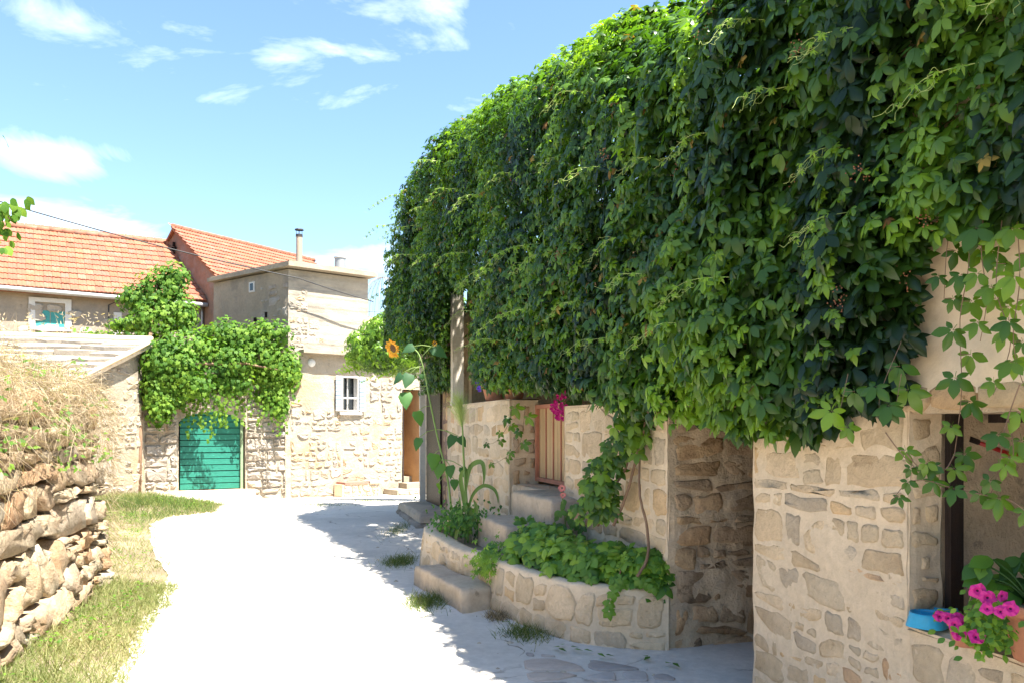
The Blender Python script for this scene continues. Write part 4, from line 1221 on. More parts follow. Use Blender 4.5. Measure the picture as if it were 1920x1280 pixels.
# overhead cable
mb = MB(); A = at(-40, 366, 19); B = at(318, 460, 25.5); D = at(560, 522, 20.7); E = at(700, 566, 22.0)
def sag(P, Q, s, n=10): return [P.lerp(Q, k/n)+Vector((0, 0, -s*4*(k/n)*(1-k/n))) for k in range(n+1)]
mb.tube(sag(at(-900, 250, 14), A, .2)+sag(A, D, .10, 16)[1:]+sag(D, E, .02, 5)[1:], .016, 5)
tag(mb.build('overhead_cable', M['cable'], origin=tuple(A)), 'thin black overhead cable sagging past the tiled roofs to the flat roofed house', 'cable')

# ================================================================== the vine-covered house on the right
hs = thing('stone_house', (1.8, 4.5, 0), 'beige stone house with mortared pillar, narrow passage and garden wall hung with creeper', 'house')
T_WIN0, T_P1, T_R2, T_G0, T_G1, T_END, T_POST = 0.0, 1.17, 2.18, 4.19, 5.92, 8.9, 11.75
pal_fac = [(0.776, 0.597, 0.390), (0.741, 0.581, 0.390), (0.600, 0.491, 0.361), (0.741, 0.573, 0.383), (0.741, 0.524, 0.302), (0.688, 0.524, 0.339), (0.688, 0.556, 0.390), (0.741, 0.499, 0.302), (0.723, 0.573, 0.398), (0.776, 0.606, 0.413), (0.714, 0.565, 0.383), (0.758, 0.589, 0.390), (0.653, 0.532, 0.383)]
pal_dim = [(0.701, 0.521, 0.335), (0.631, 0.482, 0.335), (0.730, 0.508, 0.311), (0.561, 0.443, 0.324), (0.758, 0.560, 0.370)]  # facade colours dimmed, shade painted in for recessed faces
def fac(u, v, d):  # u runs along the facade in t units
    x, y, z = F(u, -d, v); return (x, y, z)
def facm(u, v, d): return fac(u, v, d)
def fskin(mb, t0, t1, z0, z1, step=.045, amp=.010, o=0.0):
    nu, nv = max(2, int((t1-t0)/step)), max(2, int((z1-z0)/step))
    def fn(a, b):
        u = t0+(t1-t0)*a; v = z0+(z1-z0)*b
        # soft edges at both ends so that corners are worn, not razor sharp
        e = min(u-t0, t1-u); wear = -.009*math.exp(-e/.02)*(1+nz(v*6, u, 2))
        return fac(u, v, o+amp*(nz(u*3, v*3, 3)+.6*nz(u*9, v*9, 5))+wear)
    mb.grid(fn, nu, nv)
def dskin(mb, t, o0, o1, z0, z1, sgn, step=.045, amp=.014):
    """face across the wall thickness; sgn -1 faces the camera side"""
    nu, nv = max(2, int(abs(o1-o0)/step)), max(2, int((z1-z0)/step))
    def fn(a, b):
        off = o0+(o1-o0)*a; v = z0+(z1-z0)*b
        d = amp*(nz(off*3, v*3, 11+t)+.6*nz(off*8, v*8, 13+t))
        wear = .009*math.exp(-min(abs(off-o0), 9)/.02)*(1+nz(v*6, 0, 2))
        return F(t+sgn*(d-wear), off, v)
    mb.grid(fn, nu, nv)
def dm(t, sgn):
    return lambda u, v, d: F(t+sgn*d, u, v)
# bodies
mb = MB()
fbox(mb, T_WIN0+.02, T_P1-.02, .02, .9, -.2, 3.5)                  # pillar and wall above
fbox(mb, T_R2+.02, T_G0-.02, .02, .45, -.2, 1.78)                  # garden wall, near part
fbox(mb, T_G1+.02, T_END+.3, .02, .35, -.2, 1.90)                  # garden wall, far part
fbox(mb, T_END+.3, T_POST, .22, 1.5, -.2, 3.4)
fbox(mb, T_R2-.0+.02, T_R2+.30, .45, 3.2, -.2, 1.78)               # side of the passage
fbox(mb, T_P1-.3, T_P1-.02, .9, 3.2, -.2, 2.6)
fbox(mb, T_P1-.02, T_R2+.1, 3.0, 3.3, -.2, 2.499)                    # passage end
fbox(mb, -4.2, T_WIN0+.02, .02, .38, -.2, .700)                    # wall under the opening
fbox(mb, -4.2, -.001, .02, .5, 1.66, 3.5)                          # over the opening
fbox(mb, .12, .35, .26, 2.6, -.2, 1.9); fbox(mb, -4.2, .35, 2.6, 2.8, -.2, 2.0); fbox(mb, -4.2, .35, .5, 2.7, 1.9, 2.0); fbox(mb, -4.2, .35, .38, 2.7, .2, .3); fbox(mb, -4.4, -4.2, .0, 2.8, -.2, 4.5)
fbox(mb, T_P1-.02, T_R2+.1, .06, 3.2, 2.5, 2.7); fbox(mb, 9.0, 9.3, .36, 3.0, -.2, 3.75)  # unseen passage ceiling added to stop sun leaks; end wall added to darken terrace
mb.build('inner_wall', M['passage_mortar'], hs)
mb = MB()
fskin(mb, T_WIN0, T_P1, -.1, 1.74, o=.002)
fskin(mb, -4.2, T_WIN0, -.1, .705, o=.002)
dskin(mb, T_WIN0, 0, .19, .70, 1.74, -1)
fskin(mb, T_R2, T_G0, -.1, 1.80, step=.06)
fskin(mb, T_G1, T_END, -.1, 1.93, step=.07)
dskin(mb, T_G1, 0, .36, .6, 1.92, -1, step=.06)
dskin(mb, T_G0, 0, .45, .6, 1.80, 1, step=.08)
# wall tops
for (a, b, z) in ((T_R2, T_G0, 1.80), (T_G1, T_END+.05, 1.93)):
    mb.grid(lambda s, q, a=a, b=b, z=z: F(a+(b-a)*s, .42*q-.008, z+.015*nz(s*9, q*2)-.02*(1-min(1, q*12))), 40, 4)
mb.grid(lambda s, q: F(-4.2+4.2*s, .45*q-.006, .712+.012*nz(s*18, q*3)-.02*(1-min(1, q*14))), 90, 8)      # ledge top
mb.build('wall', M['mortar'], hs)
mb = MB()
dskin(mb, T_R2, 0, 3.2, -.3, 2.6, -1, step=.05, amp=.035)
dskin(mb, .115, .26, 2.6, .2, 1.95, -1, step=.07, amp=.02)
mb.build('passage_wall', M['passage_mortar'], hs)
mb = MB()
fskin(mb, -4.2, T_P1, 1.74, 3.52, step=.10, amp=.007, o=.004)
mb.build('plaster_wall', M['plaster'], hs)
# stones
lay_stones([(.015, -.05), (T_P1-.015, -.05), (T_P1-.015, 1.70), (.015, 1.70)], fac, hs, M['stone'], pal_fac, .23, .145, .022, .0045, seed=204, rough=.5, jit=.6, edge=.02, facet=.010, sunk=.02, vary=.6)
lay_stones([(-2.2, -.02), (-.01, -.02), (-.01, .66), (-2.2, .66)], fac, hs, M['stone'], pal_fac, .24, .145, .022, .0045, seed=205, rough=.35, jit=.55, edge=.02, facet=.015, sunk=.02, vary=.7)
lay_stones([(.01, .74), (.185, .74), (.185, 1.66), (.01, 1.66)], dm(T_WIN0, -1), hs, M['stone'], pal_fac, .13, .20, .035, .007, seed=206, rough=.3, jit=.5, edge=.02, sunk=.02)
lay_stones([(T_R2+.02, .0), (T_G0-.02, .0), (T_G0-.02, 1.76), (T_R2+.02, 1.76)], fac, hs, M['stone'], pal_fac, .30, .19, .024, .005, seed=207, rough=.4, jit=.5, edge=.025, facet=.015, sunk=.02, vary=.6)
lay_stones([(T_G1+.02, .0), (T_END-.02, .0), (T_END-.02, 1.88), (T_G1+.02, 1.88)], fac, hs, M['stone'], pal_fac, .40, .21, .026, .005, seed=208, rough=.4, jit=.5, edge=.03, facet=.015, sunk=.02, vary=.6)
lay_stones([(.02, .9), (.34, .9), (.34, 1.88), (.02, 1.88)], dm(T_G1, -1), hs, M['stone'], pal_dim, .17, .2, .05, .010, seed=209, rough=.4, jit=.6, edge=.03, sunk=.02)
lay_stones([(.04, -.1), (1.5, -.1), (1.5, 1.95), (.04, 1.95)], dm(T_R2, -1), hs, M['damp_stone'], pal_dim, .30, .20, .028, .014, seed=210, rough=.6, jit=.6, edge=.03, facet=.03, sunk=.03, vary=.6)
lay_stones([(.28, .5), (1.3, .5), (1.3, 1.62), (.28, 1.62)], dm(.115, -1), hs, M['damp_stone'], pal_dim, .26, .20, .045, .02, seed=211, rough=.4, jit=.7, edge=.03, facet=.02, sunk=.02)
# orange lintel course over the opening
r = random.Random(4)
t = .10; 
while t > -1.6:
    w = r.uniform(.17, .34); a, b = t-w, t-.012
    m2 = MB(); stone_mesh(m2, [(a, 1.675), (b, 1.67), (b, 1.785+r.uniform(-.01, .01)), (a, 1.79)], fac, .012, .3, r, .02, .015)
    o = m2.build('lintel_stone', M['stone'], hs, smooth=True); c = r.choice([(.60, .40, .22), (.62, .46, .28), (.56, .46, .34), (.60, .36, .18)]); o.color = (*c, 1); t = a
# dark hole and opening post
mb = MB(); fbox(mb, -.045, -.012, .193, .265, .72, 1.662); mb.build('opening_post', M['darkwood'], hs)
mb = MB(); fbox(mb, -3.9, -.05, .40, .45, 1.62, 1.658); mb.build('opening_lintel', M['darkwood'], hs)
mb = MB()
mb.grid(lambda a, b: F(.097-.005*nz(a*5, b*5), .62+.55*a, 1.20+.24*b), 8, 6)
# terrace slab inside; unseen roof and back wall added to darken behind the creeper
mb = MB(); fbox(mb, T_R2+.3, T_END, .45, 3.4, .7, .93); mb.build('terrace_floor', M['concrete'], hs)
mb = MB(); fbox(mb, T_P1, 9.3, .5, 3.4, 3.75, 3.85); fbox(mb, T_P1, 9.3, 2.6, 3.0, .9, 3.75); mb.build('terrace_wall', M['plaster'], hs)
mb = MB(); fbox(mb, T_G1+.3, T_END-.5, 2.58, 2.61, .95, 2.9); mb.build('terrace_door', M['darkwood'], hs)
# far dark wall with door jambs behind the post
mb = MB()
mb.grid(lambda a, b: F(T_END+.32+(T_POST-T_END-.32)*a, .205-.02*nz(a*9, b*6), -.1+3.5*b), 30, 30)
mb.build('back_wall', M['gable'], hs)
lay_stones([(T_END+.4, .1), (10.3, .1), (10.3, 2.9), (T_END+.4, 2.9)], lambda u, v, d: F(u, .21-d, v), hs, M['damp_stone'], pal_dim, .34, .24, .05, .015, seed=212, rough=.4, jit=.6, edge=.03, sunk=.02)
mb = MB(); fbox(mb, 10.4, 11.6, .17, .195, .2, 2.5); mb.build('back_door', M['darkwood'], hs)
# passage floor
mb = MB(); fbox(mb, T_P1-.02, T_R2+.02, .02, 3.1, -.3, -.045); mb.build('passage_floor', M['concrete'], hs)

# red bracket inside the opening
rb = thing('red_handle', F(.08, .50, 1.45), 'slanting red metal handle on the dark inner wall of the opening', 'handle')
mb = MB(); mb.tube([F(.02, .40, 1.535), F(.03, .60, 1.475), F(.03, .95, 1.44)], [.009, .016, .016], 8); mb.build('grip', M['redpaint'], rb, smooth=True)
mb = MB(); mb.tube([F(.02, .37, 1.545), F(.02, .42, 1.53)], .014, 8); mb.build('tip', M['darkwood'], rb)

# ------------------------------------------------ gate
gt = thing('garden_gate', F(5.3, .31, .95), 'small salmon painted metal gate with vertical slats at the top of the steps', 'gate')
ga, gb = 4.86, 5.90
def gbox(mb, a, b, z0, z1, o0, o1): fbox(mb, a, b, .31+o0, .31+o1, z0, z1)
mb = MB()
gbox(mb, ga, ga+.05, .97, 1.86, 0, .04); gbox(mb, gb-.05, gb, .97, 1.86, 0, .04); gbox(mb, ga+.05, gb-.05, .97, 1.015, 0.002, .038); gbox(mb, ga+.05, gb-.05, 1.815, 1.86, .002, .038)
mb.build('frame', M['gate'], gt)
n = 8
for k in range(n):
    a = ga+.05+(gb-ga-.1)*k/n; m2 = MB(); gbox(m2, a+.004, a+(gb-ga-.1)/n-.004, 1.0, 1.83, .040, .052); m2.build('slat', M['gatewood'], gt)
for k in range(3):
    a = ga+.05+(gb-ga-.1)*(k+1)/4; m2 = MB(); gbox(m2, a-.009, a+.009, 1.0, 1.83, .026, .039); m2.build('bar', M['gate'], gt)
mb = MB(); gbox(mb, ga-.03, ga, 1.1, 1.2, .01, .03); gbox(mb, ga-.03, ga, 1.65, 1.75, .01, .03); mb.build('hinge', M['rust'], gt)

# ------------------------------------------------ steps
sp_ = thing('garden_steps', F(4.8, -.3, 0), 'worn stone and concrete steps climbing from the lane to the salmon gate', 'steps')
def worn_block(name, poly, z0, z1, mat, seed, parent, stones=None):
    """a block with a worn, uneven rim"""
    mb = MB(); n = []; r = random.Random(seed)
    for i in range(len(poly)):
        a, b = poly[i], poly[(i+1) % len(poly)]
        m = max(2, int(math.hypot(b[0]-a[0], b[1]-a[1])/.08))
        for k in range(m): n.append((a[0]+(b[0]-a[0])*k/m+r.uniform(-.013, .013), a[1]+(b[1]-a[1])*k/m+r.uniform(-.013, .013)))
    cx = sum(p[0] for p in n)/len(n); cy = sum(p[1] for p in n)/len(n)
    rings = []
    def ring(s, z, j): return [(cx+(x-cx)*s, cy+(y-cy)*s, z+r.uniform(-j, j)) for x, y in n]
    H = z1-z0
    for (s, z, j) in ((1.02, z0, 0), (1.0, z0+.35*H, .01), (.995, z0+.7*H, .008), (.985, z1-.035, .012), (.955, z1-.008, .007), (.8, z1, .006), (.4, z1+.004, .003)): rings.append(ring(s, z, j))
    L = len(n); vs = [v for q in rings for v in q]+[(cx, cy, z1+.004)]
    fs = [(q*L+i, q*L+(i+1) % L, (q+1)*L+(i+1) % L, (q+1)*L+i) for q in range(len(rings)-1) for i in range(L)]
    fs += [((len(rings)-1)*L+i, (len(rings)-1)*L+(i+1) % L, len(vs)-1) for i in range(L)]
    mb.add(vs, fs)
    return mb.build(name, mat, parent, smooth=True)
def fp(t, o): q = F(t, o, 0); return (q[0], q[1])
M['step'] = surf('step_stone', (.58, .46, .33), (.46, .36, .26), 2.5, bump=.6, bscale=18, blotch=(.30, .26, .21), bl_scale=2.2, bl_amt=.6, spots=(.26, .20, .14), spot_scale=8, spot_thr=.6)
worn_block('step', [fp(3.75, -.27), fp(4.98, -.27), fp(4.98, .02), fp(5.9, .02), fp(5.9, .42), fp(4.2, .42), fp(4.2, .02), fp(3.75, .02)][::-1], .3, .94, M['step'], 1, sp_)
worn_block('step', [fp(4.05, -.62), fp(5.12, -.60), fp(5.12, -.2), fp(4.05, -.2)][::-1], .25, .68, M['step'], 2, sp_)
worn_block('step', [(-.98, 8.25), (-.42, 6.95), (-.17, 7.15), (-.20, 7.35), (-.62, 8.45)], -.02, .215, M['step'], 3, sp_)
es = thing('entrance_step', (-1.5, 14.3, 0), 'broad flat layered stone step in shade beside the painted post', 'step')
worn_block('slab', [(-2.1, 15.2), (-1.45, 12.9), (-.95, 13.0), (-1.2, 16.0)], .09, .22, M['step'], 4, es)
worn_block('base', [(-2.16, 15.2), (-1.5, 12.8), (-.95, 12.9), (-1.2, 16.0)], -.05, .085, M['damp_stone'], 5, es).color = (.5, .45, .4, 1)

# ------------------------------------------------ planters
def smooth_path(P, n):
    out = []
    m = len(P)
    for i in range(m-1):
        p0, p1, p2, p3 = P[max(i-1, 0)], P[i], P[i+1], P[min(i+2, m-1)]
        for k in range(n):
            t = k/n; t2 = t*t; t3 = t2*t
            out.append(tuple(.5*((2*b)+(-a+c)*t+(2*a-5*b+4*c-d)*t2+(-a+3*b-3*c+d)*t3) for a, b, c, d in zip(p0, p1, p2, p3)))
    out.append(P[-1]); return out
def planter(name, path, ztop, label, seed, inner=.17):
    P = smooth_path(path, 8)
    S = [0]
    for a, b in zip(P, P[1:]): S.append(S[-1]+math.hypot(b[0]-a[0], b[1]-a[1]))
    T = S[-1]
    def pt(s):
        s = min(max(s, 0), T)
        for i in range(len(S)-1):
            if s <= S[i+1]:
                q = (s-S[i])/(S[i+1]-S[i]+1e-9); a, b = P[i], P[i+1]
                x, y = a[0]+(b[0]-a[0])*q, a[1]+(b[1]-a[1])*q
                i0, i1 = max(i-2, 0), min(i+3, len(P)-1)
                tx, ty = P[i1][0]-P[i0][0], P[i1][1]-P[i0][1]; l = math.hypot(tx, ty)
                return x, y, ty/l*-1, tx/l      # normal (pointing to the left of the walk)
    # path is walked so that the street lies on the right
    def mp(u, v, d):
        x, y, nx, ny = pt(u); dd = d+.05*(1-v/ztop)
        return (x-nx*dd, y-ny*dd, v)
    th = thing(name, (P[len(P)//2][0], P[len(P)//2][1], 0), label, 'planter')
    mb = MB(); prof = [(0, -.1), (0, .12), (0, .24), (0, .34), (.0, ztop-.025), (.016, ztop-.004), (.06, ztop+.004), (.12, ztop), (inner-.01, ztop-.01), (inner, ztop-.04), (inner, ztop-.25)]
    n = int(T/.05)
    vs = []
    for i in range(n+1):
        s = T*i/n
        for k, (inn_, z) in enumerate(prof):
            j = .016*(nz(s*3+seed, z*4, k*.13)+.6*nz(s*9, z*9, seed))
            x, y, _z = mp(s, min(z, ztop), -inn_+(j if k < 5 else j*.5)); vs.append((x, y, z+(j*.5 if k >= 4 else 0)))
    m = len(prof)
    mb.add(vs, [(i*m+k, (i+1)*m+k, (i+1)*m+k+1, i*m+k+1) for i in range(n) for k in range(m-1)])
    mb.build('rim_wall', M['mortar'], th, smooth=True)
    nseg = max(1, int(T/1.3))
    for q in range(nseg):
        a, b = T*q/nseg, T*(q+1)/nseg
        lay_stones([(a+.01, .0), (b-.01, .0), (b-.01, ztop-.035), (a+.01, ztop-.035)], mp, th, M['stone'], pal_fac, .27, .16, .03, .007, seed=seed+q, rough=.4, jit=.6, edge=.02, facet=.02, sunk=.02, vary=.5)
    return th, P
pl1, P1_ = planter('large_planter', [(-.30, 7.55), (-.20, 7.28), (-.02, 6.88), (.2, 6.46), (.47, 6.10), (.77, 5.93), (1.12, 5.86)], .44, 'curved stone planter wall packed with green shrubs below the vine stems', 301)
pl2, P2_ = planter('small_planter', [(-.60, 11.5), (-.88, 10.7), (-1.02, 9.8), (-.98, 9.2), (-.83, 8.77), (-.62, 8.1), (-.46, 7.72), (-.31, 7.56)], .44, 'rounded stone planter holding the sunflower and millet beside the steps', 321)
for th, poly in ((pl1, [(q[0]+.08, q[1]+.08) for q in P1_]+[fp(2.2, .1), fp(3.7, .1), fp(4.2, -.3)]), (pl2, [(q[0]+.09, q[1]+.0) for q in P2_]+[fp(4.2, -.3), fp(5.1, -.2), fp(7.8, .1)])):
    mb = MB(); mb.prism(poly, .0, .36); o = mb.build('soil', M['soil'], th)
# fallen leaves on the paving
lv = Leaves(); r = random.Random(3)
for (x, y) in [(.36, 5.78), (.46, 5.72), (.40, 5.82), (.9, 5.52), (1.02, 5.4), (-.05, 6.5), (.62, 5.6)]:
    for k in range(2): lv.add('small', (x+r.uniform(-.04, .04), y+r.uniform(-.03, .03), .05), (0, 0, 1), (r.uniform(-1, 1), r.uniform(-1, 1), 0), .07, r.uniform(.1, .6))
tag(lv.build('fallen_leaves', M['shrub'], origin=(.4, 5.7, 0)), 'a few green leaves fallen on the paving by the planter', 'leaves', kind='stuff')

# ------------------------------------------------ posts of the pergola
for (t, o, z0, z1, w, lab, nm) in ((8.72, .06, 1.93, 4.6, .085, 'pale square painted post rising from the end of the garden wall', 'pergola_post'), (11.78, .14, .12, 4.4, .055, 'slim whitewashed post standing behind the flat entrance step', 'slim_post')):
    ps = thing(nm, F(t, o, z0), lab, 'post')
    m = MB()
    x, y, _ = F(t, o, 0)
    ang = .25
    def sq(s, z): return [(x+s*math.cos(ang+a), y+s*math.sin(ang+a), z) for a in (math.pi/4, 3*math.pi/4, 5*math.pi/4, 7*math.pi/4)]
    m.add(sq(w*1.41, z0)+sq(w*1.41, z1), [(0, 3, 2, 1), (4, 5, 6, 7), (0, 1, 5, 4), (1, 2, 6, 5), (2, 3, 7, 6), (3, 0, 4, 7)])
    m.build('shaft', M['post'], ps, recalc=True)
    m = MB(); m.add(sq(w*1.62, z1+.002)+sq(w*1.62, z1+.08), [(0, 3, 2, 1), (4, 5, 6, 7), (0, 1, 5, 4), (1, 2, 6, 5), (2, 3, 7, 6), (3, 0, 4, 7)]); m.build('cap', M['post'], ps, recalc=True)
    m = MB(); m.add(sq(w*1.55, z0-.0)+sq(w*1.55, z0+.06), [(0, 3, 2, 1), (4, 5, 6, 7), (0, 1, 5, 4), (1, 2, 6, 5), (2, 3, 7, 6), (3, 0, 4, 7)]); m.build('foot', M['post'], ps, recalc=True)

# ================================================================== the great creeper
vine = thing('climbing_creeper', F(3, -.3, 1.8), 'huge dark green creeper pouring over the house front and terrace like a curtain', 'climbing plant')
ZTOP = [(-4, 4.6), (.5, 4.7), (1.2, 4.70), (1.8, 4.72), (2.6, 4.96), (3.4, 5.28), (4.7, 5.64), (6.5, 5.92), (8.2, 6.06), (9.4, 5.90), (10.2, 5.7), (10.8, 5.3)]
ZBOT = [(-4, 2.45), (-.75, 2.42), (-.20, 2.40), (-.14, 2.18), (-.07, 1.82), (.0, 1.72), (.10, 1.70), (.35, 1.62), (.70, 1.55), (1.1, 1.60), (1.7, 1.64), (2.4, 1.76), (3.4, 1.92), (5.0, 2.0), (5.8, 2.06), (6.25, 2.2), (6.38, 3.35), (7.0, 3.35), (7.2, 2.8), (8, 2.72), (9, 2.78), (10.8, 2.95)]
OFF = [(-4, -.20), (0, -.24), (2, -.32), (5, -.34), (7, -.48), (8.5, -.72), (9.6, -.80), (10.8, -.45)]
def vine_pt(t, q, layer=0.0):
    """q in 0..1 up the curtain; returns position and outward normal"""
    zb = interp(ZBOT, t)+.07*nz(t*3.1, 1)+.05*nz(t*8, 2); zt = interp(ZTOP, t)+.17*nz(t*1.3, 7)+.10*nz(t*3.1, 17)
    H = zt-zb
    z = zb+H*q
    off = interp(OFF, t)
    lean = ss(.6, 2.2, t)
    lump = .085*nz(t*4.4, z*.55, 40)+.15*nz(t*1.1, z*1.2, 3)+.09*nz(t*2.9, z*2.2, 5)+.035*nz(t*7, z*4, 9)
    sh = .95      # rounded shoulder height
    k = max(0, 1-(zt-z)/sh)
    setback = .95*(1-math.sqrt(max(0, 1-k*k)))+.26*q*lean-.10*lean
    low = .16*math.exp(-(z-zb)/.25)
    o = off-lump+setback+low+layer
    nn = Vector((-FN.x*(1-k*.8), -FN.y*(1-k*.8), .18+1.3*k))
    if t < 1.35 and z < 3.6: o = min(o, -.05-.1*ss(0, .4, layer) if layer > .2 else -.09)
    p = Vector(F(t, o, z))
    # the far end of the curtain turns the corner
    e = max(0, t-9.6)
    if e > 0:
        p += FN*(.55*e*e); nn += Vector((FD.x, FD.y, 0))*1.2*e
    return p, nn.normalized(), z
POST = Vector(F(8.72, .06, 0)); POST.z = 0
def by_post(p):
    # the growth is trimmed back along the post
    d = Vector((p[0], p[1], 0)).cross(POST.normalized()).z
    return -.16 < d < .15 and p[2] < 1.6+.165*p[1]+.04*nz(p[0]*9, p[2]*5) and p[1] > 8.0 and p[1] < 12.55
lv = Leaves(); near = []
r = random.Random(42)
def outward_down(nn):
    d = Vector((r.uniform(-.55, .55), r.uniform(-.55, .55), -1)); return d
def add_vine_leaf(p, nn, size, tint, hi, key=None):
    if by_post(p): return
    n2 = (nn+Vector((r.uniform(-.55, .55), r.uniform(-.55, .55), r.uniform(-.05, .75)))).normalized()
    d = outward_down(nn)
    kind = 'vine_hi' if hi else 'vine_lo'
    lv.add(kind, p, n2, d, size, tint)
    near.append((key, kind, len(lv.d[kind])-1))
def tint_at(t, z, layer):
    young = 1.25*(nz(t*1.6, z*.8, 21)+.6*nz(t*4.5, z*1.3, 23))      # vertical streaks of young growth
    return min(1, max(0, .42-.26*(1-ss(-.4, 1.2, t))+.60*young-.8*layer+r.uniform(-.18, .25)))  # leaves tinted darker with depth: shade inside the curtain put into the colour
def hides(px, py): return False
# density per t: more leaves where they look larger
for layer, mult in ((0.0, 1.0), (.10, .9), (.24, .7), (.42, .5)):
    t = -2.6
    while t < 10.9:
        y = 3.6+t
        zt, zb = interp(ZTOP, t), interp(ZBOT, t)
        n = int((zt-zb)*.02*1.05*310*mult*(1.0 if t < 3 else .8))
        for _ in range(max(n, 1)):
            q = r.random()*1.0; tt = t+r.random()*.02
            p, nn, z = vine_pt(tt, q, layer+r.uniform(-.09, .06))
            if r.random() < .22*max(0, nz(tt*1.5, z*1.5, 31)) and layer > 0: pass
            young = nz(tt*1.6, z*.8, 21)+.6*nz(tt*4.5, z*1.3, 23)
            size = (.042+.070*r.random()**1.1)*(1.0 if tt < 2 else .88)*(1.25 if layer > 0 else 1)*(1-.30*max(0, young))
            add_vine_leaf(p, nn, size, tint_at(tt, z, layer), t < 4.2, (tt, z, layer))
        t += .02
# leafy top behind the shoulder, and the top deck
for i in range(9000):
    t = r.uniform(-1.5, 11); d = r.random(); zt = interp(ZTOP, t)+.10*nz(t*1.3, 7)
    o = interp(OFF, t)+.85+2.2*d
    z = zt-.05-.35*d+.16*nz(t*1.7, d*3, 4)-r.random()*.15
    if zt-.35 < 3.95+0: z = max(z, 3.95)
    lv.add('vine_lo', F(t, o, z), (r.uniform(-.4, .4)-.3, r.uniform(-.4, .4), 1), (-1, r.uniform(-1, .3), -.4), r.uniform(.09, .14), min(1, max(0, .5+.4*nz(t, d*3, 6)+r.uniform(-.2, .3))))
# leaves around the post at the far end, behind it
for i in range(3200):
    t = r.uniform(8.9, 12.3); o = r.uniform(-.55, .15); z = r.uniform(2.9, 4.6)
    if t > 10.8: z = r.uniform(3.1, 4.2)
    lv.add('vine_lo', F(t, o, z), (-1+r.uniform(-.5, .5), r.uniform(-1.2, .2), r.uniform(0, .6)), (r.uniform(-.4, .4), r.uniform(-.4, .4), -1), r.uniform(.08, .13), r.uniform(0, .55))
for i in range(420):        # growth hanging just right of the post and over the dark wall
    t = r.uniform(7.6, 8.25); z = 3.7-1.6*r.random()*(1-(t-7.6)*.5)
    lv.add('vine_lo', F(t, r.uniform(-.35, .2), z), (-1, r.uniform(-1, .2), .3), (r.uniform(-.3, .3), 0, -1), r.uniform(.06, .10), r.uniform(.2, .8))
for i in range(800):
    t = r.gauss(9.9, .45); z = 2.2+abs(r.gauss(0, .38))
    lv.add('vine_lo', F(t, r.uniform(-.15, .12), z), (-1, r.uniform(-1, .2), .5), (r.uniform(-.3, .3), 0, -1), r.uniform(.06, .10), r.uniform(.1, .7))

# hanging strands, young shoots: stems and their leaves
stems = MB(); young_st = MB()
def strand(pts, size, tint, step=.075, hi=True, rad=.0026, taper=True, side=1.0, stemsmb=None, kind=None):
    if kind is None: size *= 1.3
    pts = smooth_path([tuple(p) for p in pts], 6); P = [Vector(p) for p in pts]
    (stemsmb or stems).tube(P, [rad*(1-.5*i/len(P)) for i in range(len(P))], 5)
    acc = 0; k = 0
    for a, b in zip(P, P[1:]):
        acc += (b-a).length
        if acc >= step:
            acc = 0; k += 1
            f = 1-.55*(k*step)/max(.2, sum((y-x).length for x, y in zip(P, P[1:]))) if taper else 1
            sd = Vector((1, .3, 0))*(1 if k % 2 else -1)*side
            base = b+sd*size*.35+Vector((0, -.01, 0))
            n2 = Vector((-.45+r.uniform(-.3, .3), -.9+r.uniform(-.3, .3), .45+r.uniform(-.2, .3)))
            d = Vector((sd.x*.5+r.uniform(-.3, .3), sd.y*.5, -.9))
            sz = size*f*r.uniform(.8, 1.15)
            (stemsmb or stems).tube([b, base], rad*.5, 4)
            lv.add(kind or 'vine_hi', base, n2, d, sz, min(1, max(0, tint+r.uniform(-.15, .2))))
            near.append(((-5, 0, 0), kind or 'vine_hi', len(lv.d[kind or 'vine_hi'])-1))
def A(px, py, Y): return at(px, py, Y)
# the loose strands in front of the plaster wall and the opening
strand([A(1822, 300, 3.5), A(1818, 390, 3.3), A(1816, 500, 3.22), A(1800, 600, 3.2), A(1803, 730, 3.18), A(1790, 850, 3.18)], .085, .50, .085)
strand([A(1790, 850, 3.18), A(1770, 880, 3.15), A(1740, 860, 3.12)], .07, .55, .07)
strand([A(1900, 300, 3.25), A(1905, 390, 3.05), A(1912, 520, 2.97), A(1900, 640, 2.95), A(1925, 740, 2.95)], .075, .62, .07)
strand([A(1885, 310, 3.3), A(1880, 400, 3.1), A(1868, 540, 3.05), A(1895, 640, 3.0), A(1862, 740, 3.0)], .07, .72, .07)
strand([A(1912, 720, 2.9), A(1885, 800, 2.95), A(1872, 880, 2.95), A(1858, 925, 2.98)], .07, .62, .08)
strand([A(1950, 985, 2.85), A(1900, 940, 2.95), A(1850, 928, 3.0), A(1790, 915, 3.1), A(1735, 900, 3.15), A(1700, 905, 3.2), A(1672, 940, 3.2)], .062, .55, .075, side=.4)
strand([A(1850, 300, 3.4), A(1845, 390, 3.16), A(1840, 470, 3.1), A(1850, 560, 3.08), A(1838, 640, 3.08)], .08, .6, .08)
strand([A(1790, 320, 3.5), A(1785, 400, 3.34), A(1775, 470, 3.3), A(1770, 560, 3.28)], .085, .35, .08)
strand([A(1890, 780, 2.95), A(1900, 850, 2.95), A(1880, 900, 2.95)], .07, .62, .07)
strand([A(1690, 640, 3.4), A(1650, 740, 3.32), A(1655, 800, 3.3)], .085, .45, .08, rad=.0015)
strand([A(1700, 850, 3.2), A(1730, 880, 3.2), A(1760, 870, 3.15)], .062, .5, .07)
strand([A(1660, 810, 3.25), A(1690, 850, 3.22), A(1720, 880, 3.2)], .06, .5, .08)
strand([A(1590, 700, 3.45), A(1575, 770, 3.4), A(1570, 800, 3.38)], .10, .62, .07, rad=.0015)
strand([A(1690, 700, 3.35), A(1680, 760, 3.3)], .09, .58, .06, rad=.0015)
